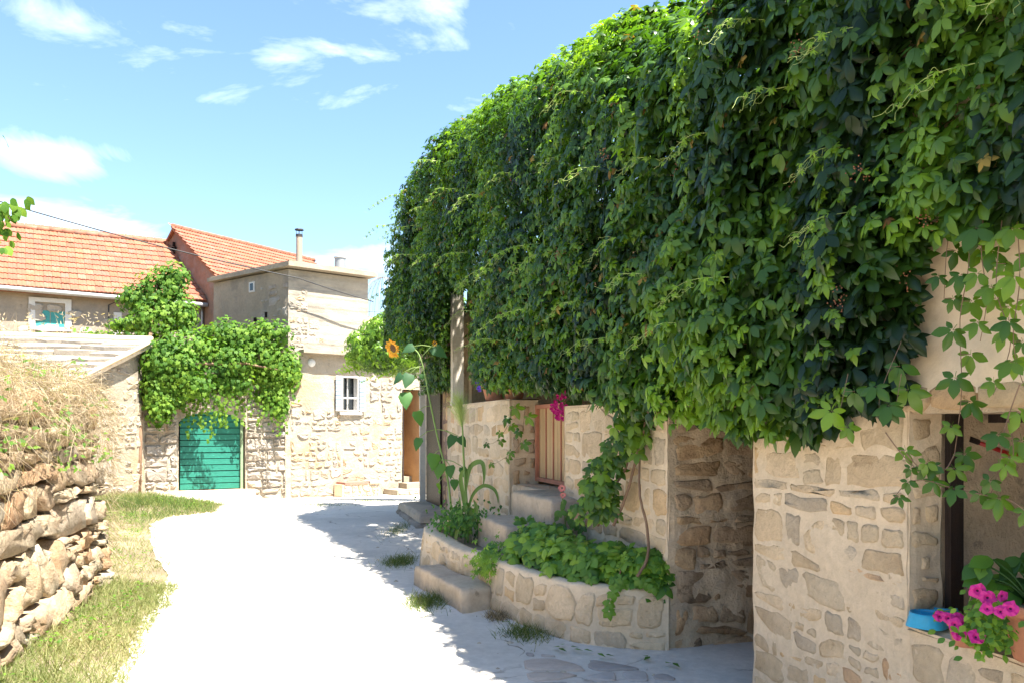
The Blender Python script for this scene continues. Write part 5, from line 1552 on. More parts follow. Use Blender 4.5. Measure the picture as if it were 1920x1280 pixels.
# vine climbing the wall above the planter and its stems
strand([A(1175, 760, 6.2), A(1168, 830, 6.35), A(1150, 880, 6.4), A(1130, 950, 6.45)], .10, .55, .08)
strand([A(1200, 770, 6.1), A(1190, 830, 6.2), A(1185, 850, 6.25)], .10, .4, .07)
strand([A(1120, 890, 6.4), A(1108, 940, 6.4), A(1095, 975, 6.4)], .09, .5, .07)
strand([A(960, 740, 8.6), A(955, 790, 8.6), A(932, 825, 8.6), A(915, 832, 8.6)], .085, .55, .08)
strand([A(985, 760, 8.3), A(975, 830, 8.3), A(950, 855, 8.3), A(925, 870, 8.3)], .08, .62, .09)
# pale young shoots poking out of the curtain towards the light
shoots = [(0, 3.35), (.25, 2.9), (.5, 3.3), (.15, 2.55), (-.5, 3.0), (.9, 2.4), (1.2, 3.3), (1.3, 2.2), (1.9, 3.4), (2.2, 2.9), (2.6, 3.6), (2.9, 2.6), (3.4, 3.9), (3.6, 3.1), (4.3, 3.4), (4.7, 4.2), (5.2, 3.3), (5.8, 4.3), (6.3, 3.7), (6.8, 4.6), (7.2, 3.9), (7.8, 4.7), (8.1, 4.0), (8.7, 4.6), (9.1, 4.1), (9.5, 4.9), (9.9, 4.4), (9.7, 3.8), (8.9, 5.1), (7.5, 5.2), (10.1, 3.5), (3.1, 4.3), (1.7, 2.6), (.7, 3.75), (-.9, 3.1), (4.0, 2.7), (2.3, 2.3), (5.0, 2.5), (6.0, 2.9)]
for (t, z) in shoots:
    zb, zt = interp(ZBOT, t), interp(ZTOP, t)
    if not zb < z < zt-.1: continue
    p, nn, _ = vine_pt(t, (z-zb)/(zt-zb))
    L = r.uniform(.18, .42)*(1.0 if t < 4 else 1.3)
    dirv = Vector((-1, r.uniform(-.2, .5), 0)).normalized()
    j1, j2 = r.uniform(-.12, .10)*L, r.uniform(-.25, .02)*L
    P = [p-dirv*.08, p+dirv*L*.35+Vector((0, r.uniform(-.05, .05), j1)), p+dirv*L*.7+Vector((0, 0, j1+j2)), p+dirv*L+Vector((0, 0, j1+j2-r.uniform(.1, .45)*L))]
    strand(P, .046 if t < 4 else .055, .98, .032, rad=.0022 if t < 4 else .0038, kind='shoot', stemsmb=young_st, taper=True)
    for q in range(6):      # tendrils
        a = Vector(P[1]).lerp(P[3], r.random()); c = [a]
        for k in range(5): c.append(c[-1]+Vector((r.uniform(-.03, .0), r.uniform(-.02, .02), r.uniform(-.03, .012))))
        young_st.tube(smooth_path([tuple(v) for v in c], 3), .0012, 4)
# extra small bright leaves as vertical streaks
for (t, z0, z1, n) in [(-.2, 2.3, 3.1, 40), (.2, 1.55, 2.9, 70), (.85, 1.55, 2.3, 60), (1.15, 1.5, 2.2, 60), (1.5, 1.6, 3.9, 60), (2.2, 1.75, 3.2, 60), (3.0, 1.9, 3.4, 60), (3.6, 3.2, 4.8, 60), (4.4, 1.9, 4.2, 70), (5.3, 2.0, 4.0, 70), (6.4, 2.2, 4.6, 70), (7.2, 2.5, 5.0, 80), (9.0, 3.6, 5.2, 60), (9.9, 3.2, 4.8, 60), (7.9, 2.6, 3.8, 60)]:
    for k in range(n):
        tt = t+r.gauss(0, .10); z = r.uniform(z0, z1); zb, zt = interp(ZBOT, tt), interp(ZTOP, tt)
        p, nn, _ = vine_pt(tt, max(0, min(1, (z-zb)/(zt-zb))), -.06)
        lv.add('vine_lo' if t > 3 else 'vine_hi', p, nn+Vector((r.uniform(-.4, .4), r.uniform(-.4, .4), .5)), Vector((r.uniform(-.5, .5), r.uniform(-.4, .4), -1)), r.uniform(.045, .075), min(1, r.uniform(.62, 1)))
# a few browned leaves
dl = Leaves()
for k in range(150):
    t = r.uniform(-.8, 9.5); q = r.random(); p, nn, z = vine_pt(t, q, -.03)
    dl.add('vine_hi' if t < 4 else 'vine_lo', p, nn+Vector((r.uniform(-.6, .6), r.uniform(-.6, .6), .3)), Vector((r.uniform(-.5, .5), r.uniform(-.5, .5), -1)), r.uniform(.04, .075), r.random())
dl.build('withered_leaves', leafmat('withered_leaf', (.10, .045, .015), (.20, .12, .03), (.32, .24, .06), trans=.2, rough=.7, spec=.2), vine)['kind'] = 'stuff'
# berries: small rusty clusters
bm_ = MB()
for (t, z) in [(.0, 2.72), (-.15, 2.2), (.1, 2.15), (.4, 3.4), (1.2, 3.9), (1.1, 4.0), (.6, 2.9), (2.4, 3.6), (3.1, 3.0), (-.3, 2.45), (1.6, 3.2)]:
    zb, zt = interp(ZBOT, t), interp(ZTOP, t)
    p, nn, _ = vine_pt(t, max(0, min(.98, (z-zb)/(zt-zb))), -.05)
    for k in range(26):
        c = p+Vector((r.gauss(0, .022), r.gauss(0, .02), r.gauss(0, .028))); s = .0045
        bm_.add([c+Vector(v)*s for v in ((1, 0, 0), (-1, 0, 0), (0, 1, 0), (0, -1, 0), (0, 0, 1), (0, 0, -1))], [(0, 2, 4), (2, 1, 4), (1, 3, 4), (3, 0, 4), (2, 0, 5), (1, 2, 5), (3, 1, 5), (0, 3, 5)])
o = bm_.build('berries', M['rust'], vine); tag(o, kind='stuff')
for (px, py, Y, s_) in [(1100+70*k/60+r.gauss(0, 14), 965-165*k/60+r.gauss(0, 9), 6.3, 1) for k in range(60)]+[(1120+r.gauss(0, 18), 925+r.gauss(0, 26), 6.35, 1) for k in range(36)]+[(1180+r.gauss(0, 20), 800+r.gauss(0, 24), 6.1, 1) for k in range(40)]:
    lv.add('vine_hi', at(px, py, Y+r.uniform(-.08, .05)), (-.4+r.uniform(-.4, .4), -1, .5), (r.uniform(-.6, .6), 0, -1), r.uniform(.055, .10), r.uniform(.3, .9)); near.append(((-5, 0, 0), 'vine_hi', len(lv.d['vine_hi'])-1))
for kind in list(lv.d):
    drop = [i for i, l in enumerate(lv.d[kind]) if by_post(l[0])]
    keep = set(range(len(lv.d[kind])))-set(drop)
    remap = {}; newl = []
    for i in sorted(keep): remap[i] = len(newl); newl.append(lv.d[kind][i])
    lv.d[kind] = newl
    near[:] = [(k0, k1, remap[k2]) if k1 == kind and k2 in remap else (k0, k1, k2) for (k0, k1, k2) in near if k1 != kind or k2 in remap]
# take the 300 leaves that show largest out of the mass: each is a part of its own
def score(key, kind, idx):
    p = lv.d[kind][idx][0]
    if p[1] < 1.2: return 0
    px = 960+1536*p[0]/p[1]; py = 800-1536*(p[2]-1.6)/p[1]
    if not (-10 < px < 1930 and -10 < py < 1290): return 0
    if key[0] != -5 and key[2] > .05: return 0
    s = lv.d[kind][idx][3]/p[1]
    return s*(1.6 if key[0] == -5 else 1)
sc = sorted(((score(*n), n[1], n[2]) for n in near), reverse=True)[:300]
take = {}
for s_, kind, idx in sc:
    if s_ > 0: take.setdefault(kind, set()).add(idx)
k = 0
for kind, ids in take.items():
    L = lv.d[kind]
    for i in sorted(ids):
        p, n2, d, sz, ti = L[i]; leaf_part(kind, k, ti, M['creeper'], vine, p, n2, d, sz); k += 1
    lv.d[kind] = [l for i, l in enumerate(L) if i not in ids]
o = lv.build('foliage', M['creeper'], vine); tag(o, kind='stuff')
st_ = stems.build('stem', M['bark'], vine); tag(st_, kind='stuff')
def tinted(mb, name, mat, parent, tint):
    o = mb.build(name, mat, parent, smooth=True)
    a = o.data.attributes.new('tint', 'FLOAT', 'POINT'); a.data.foreach_set('value', [tint]*len(o.data.vertices)); return o
o = tinted(young_st, 'young_shoots', M['stalk'], vine, .9); tag(o, kind='stuff')
# woody trunks in front of the garden wall
for pts, rr_ in (([A(1080, 975, 6.55), A(1105, 935, 6.5), A(1150, 880, 6.5), A(1180, 830, 6.35), A(1200, 780, 6.2)], .020),
                 ([A(1120, 985, 6.5), A(1140, 930, 6.45), A(1172, 880, 6.4), A(1180, 840, 6.3)], .013),
                 ([A(1150, 985, 6.3), A(1175, 925, 6.3), A(1190, 870, 6.25), A(1195, 850, 6.2), A(1215, 790, 6.1), A(1235, 740, 6.0)], .012),
                 ([A(1195, 1080, 5.85), A(1215, 1040, 5.9), A(1212, 980, 5.95), A(1200, 930, 6.0), A(1200, 850, 6.1), A(1210, 790, 6.05)], .012)):
    mb = MB(); P = smooth_path([tuple(p) for p in pts], 5); mb.tube([Vector(p)+Vector((.01*nz(i*.9, 1), 0, .0)) for i, p in enumerate(P)], [rr_*(1-.4*i/len(P))*(1+.18*nz(i*.8, 3)) for i in range(len(P))], 7)
    mb.build('trunk', M['bark'], vine, smooth=True)

# ================================================================== second creeper, sunlit, beyond the entrance
def leaf_cloud(lv, blobs, n, kind, smin, smax, tmin, tmax, rr, facing=Vector((0, -.5, .4))):
    tot = sum(b[3]*b[4]+b[4]*b[5]+b[3]*b[5] for b in blobs)
    for b in blobs:
        m = int(n*(b[3]*b[4]+b[4]*b[5]+b[3]*b[5])/tot)
        for _ in range(m):
            v = Vector((rr.gauss(0, 1), rr.gauss(0, 1), rr.gauss(0, 1))).normalized()
            k = rr.uniform(.50, 1.16)+.30*mnoise.noise(Vector((v.x*2+b[0], v.y*2, v.z*2+b[2])))
            p = Vector((b[0]+v.x*b[3]*k, b[1]+v.y*b[4]*k, b[2]+v.z*b[5]*k))
            nn = Vector((v.x/b[3], v.y/b[4], v.z/b[5])).normalized()+facing*.6+Vector((rr.uniform(-.5, .5), rr.uniform(-.5, .5), rr.uniform(-.3, .6)))
            ti = min(1, max(0, tmin+(tmax-tmin)*rr.random()+.3*nz(p.x*1.5, p.z*1.5, p.y)))
            lv.add(kind, p, nn, Vector((rr.uniform(-.6, .6), rr.uniform(-.5, .5), -1)), rr.uniform(smin, smax), ti)
fc = thing('sunlit_creeper', (-2.6, 18, 0), 'bright sunlit creeper mound spilling towards the little window beyond the posts', 'climbing plant')
l2 = Leaves(); r = random.Random(9)
leaf_cloud(l2, [(-1.75, 18.2, 3.70, 1.1, 1.0, .75), (-2.45, 18.2, 3.60, .85, .8, .60), (-3.05, 18.2, 3.30, .65, .6, .48), (-1.2, 17.5, 3.3, .8, .8, .5), (-2.3, 17.9, 3.15, 1.0, .6, .38)], 8500, 'shoot', .10, .17, .45, 1.0, r)
for k in range(16):     # trailing tips
    p = Vector((-3.4+r.random()*1.2, 18+r.uniform(-.4, .3), 3.1+r.uniform(-.2, .5)))
    for q in range(9):
        p += Vector((-.06, 0, -.035)); l2.add('shoot', p, (-.3, -1, .5), (-.5, 0, -1), .06, .95)
l2.build('foliage', M['creeper'], fc)['kind'] = 'stuff'
mb = MB(); mb.tube([(-1.25, 18.1, -.2), (-1.3, 18.2, 1.5), (-1.6, 18.2, 3.3)], [.06, .05, .03], 7); mb.tube([(-1.6, 18.2, 3.2), (-3.1, 18.2, 3.25)], .03, 6); mb.build('trunk', M['bark'], fc, smooth=True)

# ================================================================== grapevine over the cellar door
gv = thing('grapevine', (-8.0, 19.6, 0), 'sunlit green grapevine spreading over the cellar wall and down across the green door', 'climbing plant')
l3 = Leaves(); r = random.Random(19)
def cwp(u, v, d): return Vector(cw(u, v, d))
bl = []
for (px, py, rx, rz, ry, Y) in [(290, 600, .62, .60, .5, 20.2), (300, 545, .60, .55, .5, 20.4), (325, 520, .40, .35, .4, 20.5), (255, 560, .45, .35, .4, 20.3), (245, 610, .55, .22, .4, 20.2), (345, 590, .35, .5, .4, 20.3),
                           (320, 690, .70, .60, .38, 19.3), (400, 680, .90, .55, .42, 19.6), (470, 670, .85, .55, .40, 20.0), (520, 690, .55, .62, .38, 20.2), (290, 740, .30, .50, .25, 19.2), (505, 735, .45, .50, .28, 20.2), (440, 640, .75, .35, .4, 20.0), (345, 650, .6, .4, .4, 19.7), (500, 625, .60, .35, .3, 20.4), (300, 765, .35, .40, .18, 19.15), (285, 720, .25, .55, .2, 19.1), (330, 745, .35, .3, .18, 19.35), (300, 680, .4, .5, .3, 19.15), (525, 755, .25, .45, .25, 20.2), (420, 630, .7, .4, .35, 20.2),  (548, 690, .25, .55, .25, 20.55), (360, 725, .5, .35, .28, 19.4), (430, 720, .6, .30, .28, 19.7)]:
    c = at(px, py, Y+(.30 if (py > 630 and px > 365) else 0)); bl.append((c.x, c.y, c.z, rx, ry*(.68 if (py > 630 and px > 365) else 1), rz))
leaf_cloud(l3, bl, 12500, 'grape', .085, .15, .2, .95, r)
# hanging tips over door and wall
for (px, py, ln, n) in [(285, 760, .55, 16), (275, 780, .6, 12), (345, 770, .45, 12), (380, 770, .6, 18), (398, 780, .75, 22), (430, 765, .55, 16), (420, 775, .45, 10), (355, 790, .5, 12), (462, 760, .7, 16), (520, 770, .75, 18), (530, 760, .9, 18), (505, 760, .6, 12), (300, 770, .45, 10), (555, 720, .6, 14), (370, 765, .5, 26), (410, 768, .5, 26), (440, 775, .35, 18), (350, 745, .45, 18), (385, 745, .5, 22), (415, 750, .5, 22), (450, 745, .5, 18), (470, 750, .5, 14), (490, 770, .5, 14), (315, 775, .5, 14), (290, 790, .4, 10)]:
    c = at(px, py, (19.35 if px < 450 else 19.95)+.2)
    for k in range(n):
        l3.add('grape', c+Vector((r.uniform(-.10, .10), r.uniform(-.08, .05), .35-(ln+.35)*k/n*.9)), (r.uniform(-.3, .5), -1, r.uniform(0, .6)), (r.uniform(-.5, .5), 0, -1), r.uniform(.07, .12), r.uniform(.4, 1))
l3g = l3.build('foliage', M['grape'], gv); tag(l3g, kind='stuff')
mb = MB()
mb.tube([(-8.72, 19.1, -.1), (-8.70, 19.15, 1.5), (-8.75, 19.35, 2.8), (-8.8, 20, 4.0), (-8.75, 20.2, 5.2)], [.07, .06, .055, .04, .02], 7)
mb.tube([(-8.73, 19.3, 2.9), (-7.8, 19.5, 3.1), (-6.5, 20.0, 3.15), (-5.7, 20.3, 3.0)], [.04, .035, .03, .015], 6)
mb.build('trunk', M['bark'], gv, smooth=True)

# ================================================================== shrubs in the large planter
def mound(lv, poly_fn, n, zf, kind, s0, s1, rr, t0=.2, t1=.9):
    for _ in range(n):
        x, y, e = poly_fn()
        z = zf(x, y, e)
        nn = Vector((-.4+rr.uniform(-.8, .8), -.6+rr.uniform(-.8, .8), .9))
        a = rr.uniform(0, 6.28)
        lv.add(kind, (x, y, z-rr.random()*.12), nn, (math.cos(a)*.8-.4, math.sin(a)*.8-.5, -.35), rr.uniform(s0, s1), min(1, max(0, t0+(t1-t0)*rr.random()+.35*nz(x*3, y*3))))
sh = thing('leafy_shrub', (.6, 6.4, .36), 'dense low green shrub filling the large curved planter', 'shrub')
l4 = Leaves(); r = random.Random(33)
def pf():
    u = r.random(); 
    i = (.30+.70*u)*(len(P1_)-1); k = int(i); a = P1_[k]; 
    s = .10+.90*r.random()**.8
    b = Vector(F(2.3+(1-u)*2.6, -.05, 0))
    x = a[0]+(b.x-a[0])*s; y = a[1]+(b.y-a[1])*s
    return x, y, s
def zf(x, y, s): return .43+.27*math.sin(math.pi*min(1, s*.75+.16))*(1+.45*nz(x*2.2, y*2.2, 1))+.07*nz(x*7, y*7)
mound(l4, pf, 1700, zf, 'sprig', .055, .11, r, .25, 1.0)
mound(l4, pf, 700, lambda x, y, s: zf(x, y, s)-.1, 'sprig', .08, .12, r, 0, .4)
for k in range(26):     # leaves spilling over the rim
    i = r.random()*(len(P1_)-2); a = P1_[int(i)]
    l4.add('sprig', (a[0]+.04+r.uniform(-.06, .08), a[1]+.03+r.uniform(-.06, .08), .47+r.uniform(-.03, .08)), (-.5, -.9, .7), (-.3, -.5, -.7), r.uniform(.06, .1), r.uniform(.3, .9))
for (px, py, Y) in [(1160, 1095, 5.9), (1150, 1110, 5.82), (1143, 1130, 5.80), (1142, 1145, 5.78), (1165, 1085, 5.9), (1210, 1090, 5.85), (1225, 1100, 5.8), (1200, 1085, 5.85)]:
    l4.add('sprig', at(px, py, Y), (-.2, -1, .4), (0, -.2, -1), .06, .6)
# take the largest leaves as parts
allL = [('sprig', i, l[3]/l[0][1]) for i, l in enumerate(l4.d['sprig']) if l[0][2] > .52 and l[4] > .25]
allL.sort(key=lambda q: -q[2]); ids = set(q[1] for q in allL[:260])
for k, i in enumerate(sorted(ids)):
    p, n2, d, sz, ti = l4.d['sprig'][i]; leaf_part('sprig', k, ti, M['shrub'], sh, p, n2, d, sz, name='leaf_sprig')
l4.d['sprig'] = [l for i, l in enumerate(l4.d['sprig']) if i not in ids]
tag(l4.build('foliage', M['shrub'], sh), kind='stuff')
mb = MB()
for k in range(14):
    x, y, s = pf(); mb.tube([(x, y, .34), (x+r.uniform(-.08, .08), y+r.uniform(-.08, .08), zf(x, y, s)-.05)], .006, 5)
mb.build('stems', M['bark'], sh)['kind'] = 'stuff'
# light yellow-green plant spilling at the rim join
sp2 = thing('trailing_plant', (-.12, 7.25, .44), 'light green feathery plant drooping over the rim beside the slab step', 'plant')
l5 = Leaves()
for k in range(150):
    a = at(r.gauss(912, 14), r.gauss(1052, 14), 7.2+r.uniform(-.15, .2)); l5.add('shoot', a, (-.4, -.8, .6), (r.uniform(-.6, .6), r.uniform(-.5, 0), -.8), r.uniform(.03, .06), r.uniform(.5, 1))
for k in range(60):
    a = at(r.gauss(965, 14), r.gauss(1018, 12), 7.5+r.uniform(-.2, .3)); l5.add('shoot', a, (-.4, -.8, .6), (r.uniform(-.6, .6), r.uniform(-.5, 0), -.8), r.uniform(.04, .07), r.uniform(.3, .8))
l5.build('foliage', M['shrub'], sp2)['kind'] = 'stuff'
mb = MB()
for k in range(5): mb.tube([(-.05+.05*k, 7.35, .36), (-.15+.06*k, 7.25, .50)], .004, 4)
tinted(mb, 'stem', M['stalk'], sp2, .5)
# small dark plants at the sunflower's foot
sp3 = thing('dark_herbs', (-.45, 8.8, .36), 'dark green herbs growing around the sunflower and millet stalks', 'plant')
l6 = Leaves()
for k in range(900):
    px, py = r.gauss(868, 26), r.gauss(975, 16); a = at(px, py, 8.9+r.uniform(-.5, .5))
    if a.z < .36: a.z = .38+r.random()*.1
    l6.add('small', a, (r.uniform(-.6, .6), -.8, .7), (r.uniform(-.6, .6), r.uniform(-.5, 0), -.5), r.uniform(.03, .06), r.uniform(0, .6))
l6.build('foliage', M['shrub'], sp3)['kind'] = 'stuff'
mb = MB()
for k in range(8): mb.tube([(-.5+.03*k, 8.7+.05*k, .34), (-.5+.03*k, 8.7+.05*k, .52)], .005, 4)
tinted(mb, 'stem', M['stalk'], sp3, .2)
# small rose with pink bloom near the top step
rs = thing('rose_plant', at(1055, 985, 7.3), 'thin rose stem with one small salmon bloom below the gate', 'rose')
mb = MB(); mb.tube([at(1062, 1000, 7.2), at(1058, 960, 7.2), at(1053, 920, 7.2)], .006, 5); tinted(mb, 'stem', M['stalk'], rs, .2)
def bloom(parent, c, rad, mat, nrm=Vector((-.2, -1, .3)), n=14, name='flower'):
    mb = MB(); nrm = Vector(nrm).normalized(); a = nrm.cross(Vector((0, 0, 1))).normalized(); b = nrm.cross(a)
    for k in range(n):
        q = k*2.4; rr2 = rad*math.sqrt((k+1)/n); w = rad*.5
        p = Vector(c)+(a*math.cos(q)+b*math.sin(q))*rr2*.6+nrm*(rad*.5*(1-k/n))
        t = (a*math.cos(q)+b*math.sin(q)); s = t.cross(nrm)
        mb.add([p-s*w, p+s*w, p+t*w*.8+s*w*.6+nrm*w*.4, p+t*w*.8-s*w*.6+nrm*w*.4], [(0, 1, 2, 3)])
    return mb.build(name, mat, parent)
bloom(rs, at(1054, 915, 7.2), .035, M['pinkrose']); bloom(rs, at(1056, 928, 7.2), .028, M['pinkrose'])
l7 = Leaves()
for (px, py) in [(1060, 940), (1072, 948), (1085, 950), (1050, 960), (1068, 965), (1095, 955), (1075, 975), (1058, 985), (1090, 985)]:
    for q in range(4): l7.add('ovate', at(px+r.uniform(-5, 5), py+r.uniform(-5, 5), 7.2), (-.3, -1, .5), (r.uniform(-1, 1), 0, -.6), .07, r.uniform(.1, .5))
l7.build('foliage', M['shrub'], rs)['kind'] = 'stuff'

# bougainvillea bracts over the gate
bg_ = thing('bougainvillea', at(1050, 765, 8.0), 'magenta bougainvillea spray hanging over the corner of the gate', 'flowers')
mb = MB(); mb.tube([at(1075, 735, 7.95), at(1062, 745, 7.95), at(1050, 765, 7.95)], .005, 5); mb.build('stem', M['bark'], bg_)
for (px, py) in [(1052, 742), (1056, 739), (1038, 762), (1043, 768), (1050, 775), (1056, 768), (1062, 772), (1047, 780), (1060, 781), (1040, 757), (1055, 760)]:
    c = at(px+r.uniform(-2, 2), py, 7.95)
    mb = MB()
    for k in range(6):
        q = r.uniform(0, 6.28); e = Vector((math.cos(q), 0, math.sin(q))); s = Vector((-math.sin(q), 0, math.cos(q)))
        mb.add([c, c+e*.030+s*.018+Vector((0, -.012, 0)), c+e*.046, c+e*.030-s*.018+Vector((0, -.012, 0))], [(0, 1, 2, 3)])
    mb.build('bract', M['magenta'], bg_)
l8 = Leaves()
for k in range(26): l8.add('ovate', at(1080+r.uniform(-28, 18), 745+r.uniform(-14, 22), 8.0), (-.3, -1, .3), (r.uniform(-.6, .6), 0, -1), .09, r.uniform(0, .4))
l8.build('foliage', M['shrub'], bg_)['kind'] = 'stuff'

# ------------------------------------------------ sunflower
sf = thing('sunflower', at(845, 945, 9.3), 'tall leaning sunflower with a drooping yellow head and heart shaped leaves', 'sunflower')
SY = 9.3
S = smooth_path([tuple(at(*q, SY)) for q in [(848, 975), (845, 942), (838, 890), (823, 830), (812, 780), (804, 742), (797, 705), (791, 680), (783, 660), (770, 650)]], 4)
mb = MB(); mb.tube(S, [.014*(1-.6*i/len(S)) for i in range(len(S))], 7); tinted(mb, 'stem', M['stalk'], sf, .5)
mb = MB(); mb.tube([at(791, 668, SY), at(803, 655, SY), at(816, 642, SY)], .006, 5); tinted(mb, 'side_stem', M['stalk'], sf, .5)
def heart(c, size, tilt, yaw, tint, parent, mat):
    out = [(0, 0), (-.30, -.06), (-.44, .20), (-.33, .55), (0, 1.05), (.33, .55), (.44, .20), (.30, -.06)]
    V = [(x*size, y*size, -.25*size*abs(x)-.28*size*y*y) for x, y in out]+[(0, .35*size, 0.02*size)]
    Fc = [(8, i, (i+1) % 8) for i in range(8)]
    me = tri_mesh('leaf', np.array(V), np.array(Fc), np.full(9, tint), mat)
    n = Vector((math.sin(yaw)*.9, -math.cos(yaw)*.9, .5)).normalized(); d = Vector((math.sin(tilt), 0, -math.cos(tilt))); d = (d-n*d.dot(n)).normalized(); x = d.cross(n)
    return inst('leaf', me, parent, Matrix.Translation(Vector(c)) @ Matrix((x, d, n)).transposed().to_4x4())
for (px, py, s, ti, yw_, tn) in [(768, 700, .20, -.3, .3, .05), (752, 700, .17, -.8, -.5, .05), (790, 700, .09, .2, .2, .3), (760, 735, .22, .05, .1, .45), (783, 770, .20, .15, .5, .55), (785, 820, .17, -.1, -.4, .5), (812, 650, .22, 1.0, .2, .05), (775, 648, .16, -1.0, .1, .0), (850, 815, .18, -.3, -.3, .2), (862, 818, .15, .5, .2, .1), (815, 850, .22, -.2, .4, .6), (825, 868, .20, -.1, 0, .65), (843, 872, .17, .2, -.4, .5), (868, 875, .15, .1, .5, .3), (852, 898, .14, .0, .1, .5), (822, 905, .10, .0, 1.0, .8)]:
    heart(at(px, py, SY-.03), s*.86, ti, yw_, tn, sf, M['sunleaf'])
    mb = MB(); j = min(range(len(S)), key=lambda i: abs((800-1536*(S[i][2]-1.6)/S[i][1])-(py-12))); mb.tube([S[j], (Vector(S[j])+at(px, py, SY))/2+Vector((0, 0, .02)), at(px, py, SY-.02)], .004, 4); tinted(mb, 'petiole', M['stalk'], sf, .6)
def sunhead(cx, cy, rad, nrm, n=20):
    c = at(cx, cy, SY-.05); nrm = Vector(nrm).normalized(); a = nrm.cross(Vector((0, 0, 1))).normalized(); b = nrm.cross(a)
    mb = MB(); mb.add([c+nrm*.01]+[c+(a*math.cos(q*.5236)+b*math.sin(q*.5236))*rad*.42 for q in range(12)], [(0, 1+q, 1+(q+1) % 12) for q in range(12)]); dsc = mb.build('disc', M['brownseed'], sf)
    for k in range(n):
        q = 2*math.pi*k/n+r.uniform(-.1, .1); e = a*math.cos(q)+b*math.sin(q); s = e.cross(nrm); L = rad*r.uniform(.85, 1.15); w = rad*.16
        m2 = MB(); m2.add([c+e*rad*.38, c+e*L*.7+s*w+nrm*rad*.15, c+e*L+nrm*rad*.05-Vector((0, 0, .01)), c+e*L*.7-s*w+nrm*rad*.15], [(0, 1, 2, 3)]); m2.build('petal', M['yellow'], dsc)
sunhead(737, 653, .112, (-.62, -.72, -.32), 26); sunhead(815, 643, .035, (.2, -.6, -.3), 9)

# ------------------------------------------------ millet
ml = thing('millet_plant', at(876, 1011, 8.7), 'tall millet stalk with arching ribbon leaves and a feathery pale seed head', 'millet')
MY = 8.7
mb = MB(); SS = smooth_path([tuple(at(*q, MY)) for q in [(878, 1015), (876, 960), (872, 900), (869, 850), (867, 800), (863, 775)]], 4)
mb.tube(SS, [.017*(1-.6*i/len(SS)) for i in range(len(SS))], 7); tinted(mb, 'stalk', M['stalk'], ml, .45)
def ribbon(path, w, tint, name='ribbon_leaf', mat=None):
    P = [Vector(p) for p in smooth_path([tuple(at(*q, MY-.02*i)) for i, q in enumerate(path)], 4)]
    V = []; n = len(P)
    for i, p in enumerate(P):
        t = (P[min(i+1, n-1)]-P[max(i-1, 0)]).normalized(); s = t.cross(Vector((.3, -1, .2))).normalized(); ww = w*math.sin(math.pi*min(.97, .12+.86*i/(n-1)))
        V += [p-s*ww+Vector((0, -.012, .0)), p, p+s*ww+Vector((0, -.012, 0))]
    Fc = []
    for i in range(n-1):
        b = i*3
        for q in (0, 1): Fc += [(b+q, b+q+1, b+q+4), (b+q, b+q+4, b+q+3)]
    me = tri_mesh(name, np.array(V)-np.array(wloc(ml)), np.array(Fc), np.full(len(V), tint), mat or M['stalk'])
    o = bpy.data.objects.new(name, me); C.objects.link(o); o.parent = ml; o['_w'] = list(wloc(ml))
for path, w, ti in [([(872, 930), (880, 880), (893, 866), (905, 868), (908, 890), (906, 910)], .026, .15), ([(875, 975), (885, 930), (905, 910), (925, 915), (933, 930), (934, 943)], .020, .1),
                    ([(872, 960), (868, 925), (864, 900), (866, 885), (872, 880)], .024, .2), ([(875, 990), (864, 960), (862, 930)], .020, .4), ([(877, 1000), (890, 970), (893, 950), (888, 935)], .026, .4),
                    ([(874, 985), (862, 985), (856, 1000), (853, 1025), (855, 1035)], .018, .95), ([(876, 1005), (882, 975), (884, 950)], .03, .3), ([(873, 900), (877, 885), (880, 870)], .015, .3), ([(878, 1012), (872, 985), (868, 960)], .035, .25)]:
    ribbon(path, w, ti)
pts = []
for k in range(900):
    q = r.random(); b = at(866+r.uniform(-1, 1)-2*q, 800-45*q, MY)
    pts.append((b, (-.35*q+r.gauss(-.05, .40), r.gauss(0, .3), 1), r.uniform(.12, .42)*(1-.3*q), .0016, r.uniform(.75, 1), r.uniform(-.9, .9)))
o = blades('seed_head', pts, M['stalk'], ml, origin=wloc(ml)); tag(o, kind='stuff')
wb = thing('white_cone', at(889, 1000, 8.75), 'small upright white plastic cone stuck in the planter behind the millet', 'plant marker')
mb = MB(); c = at(889, 1006, 8.75); mb.lathe(c, [(0, 0), (.010, .0), (.030, .20), (.026, .20), (.008, .02)], 12); mb.build('cone', M['white'], wb, smooth=True)

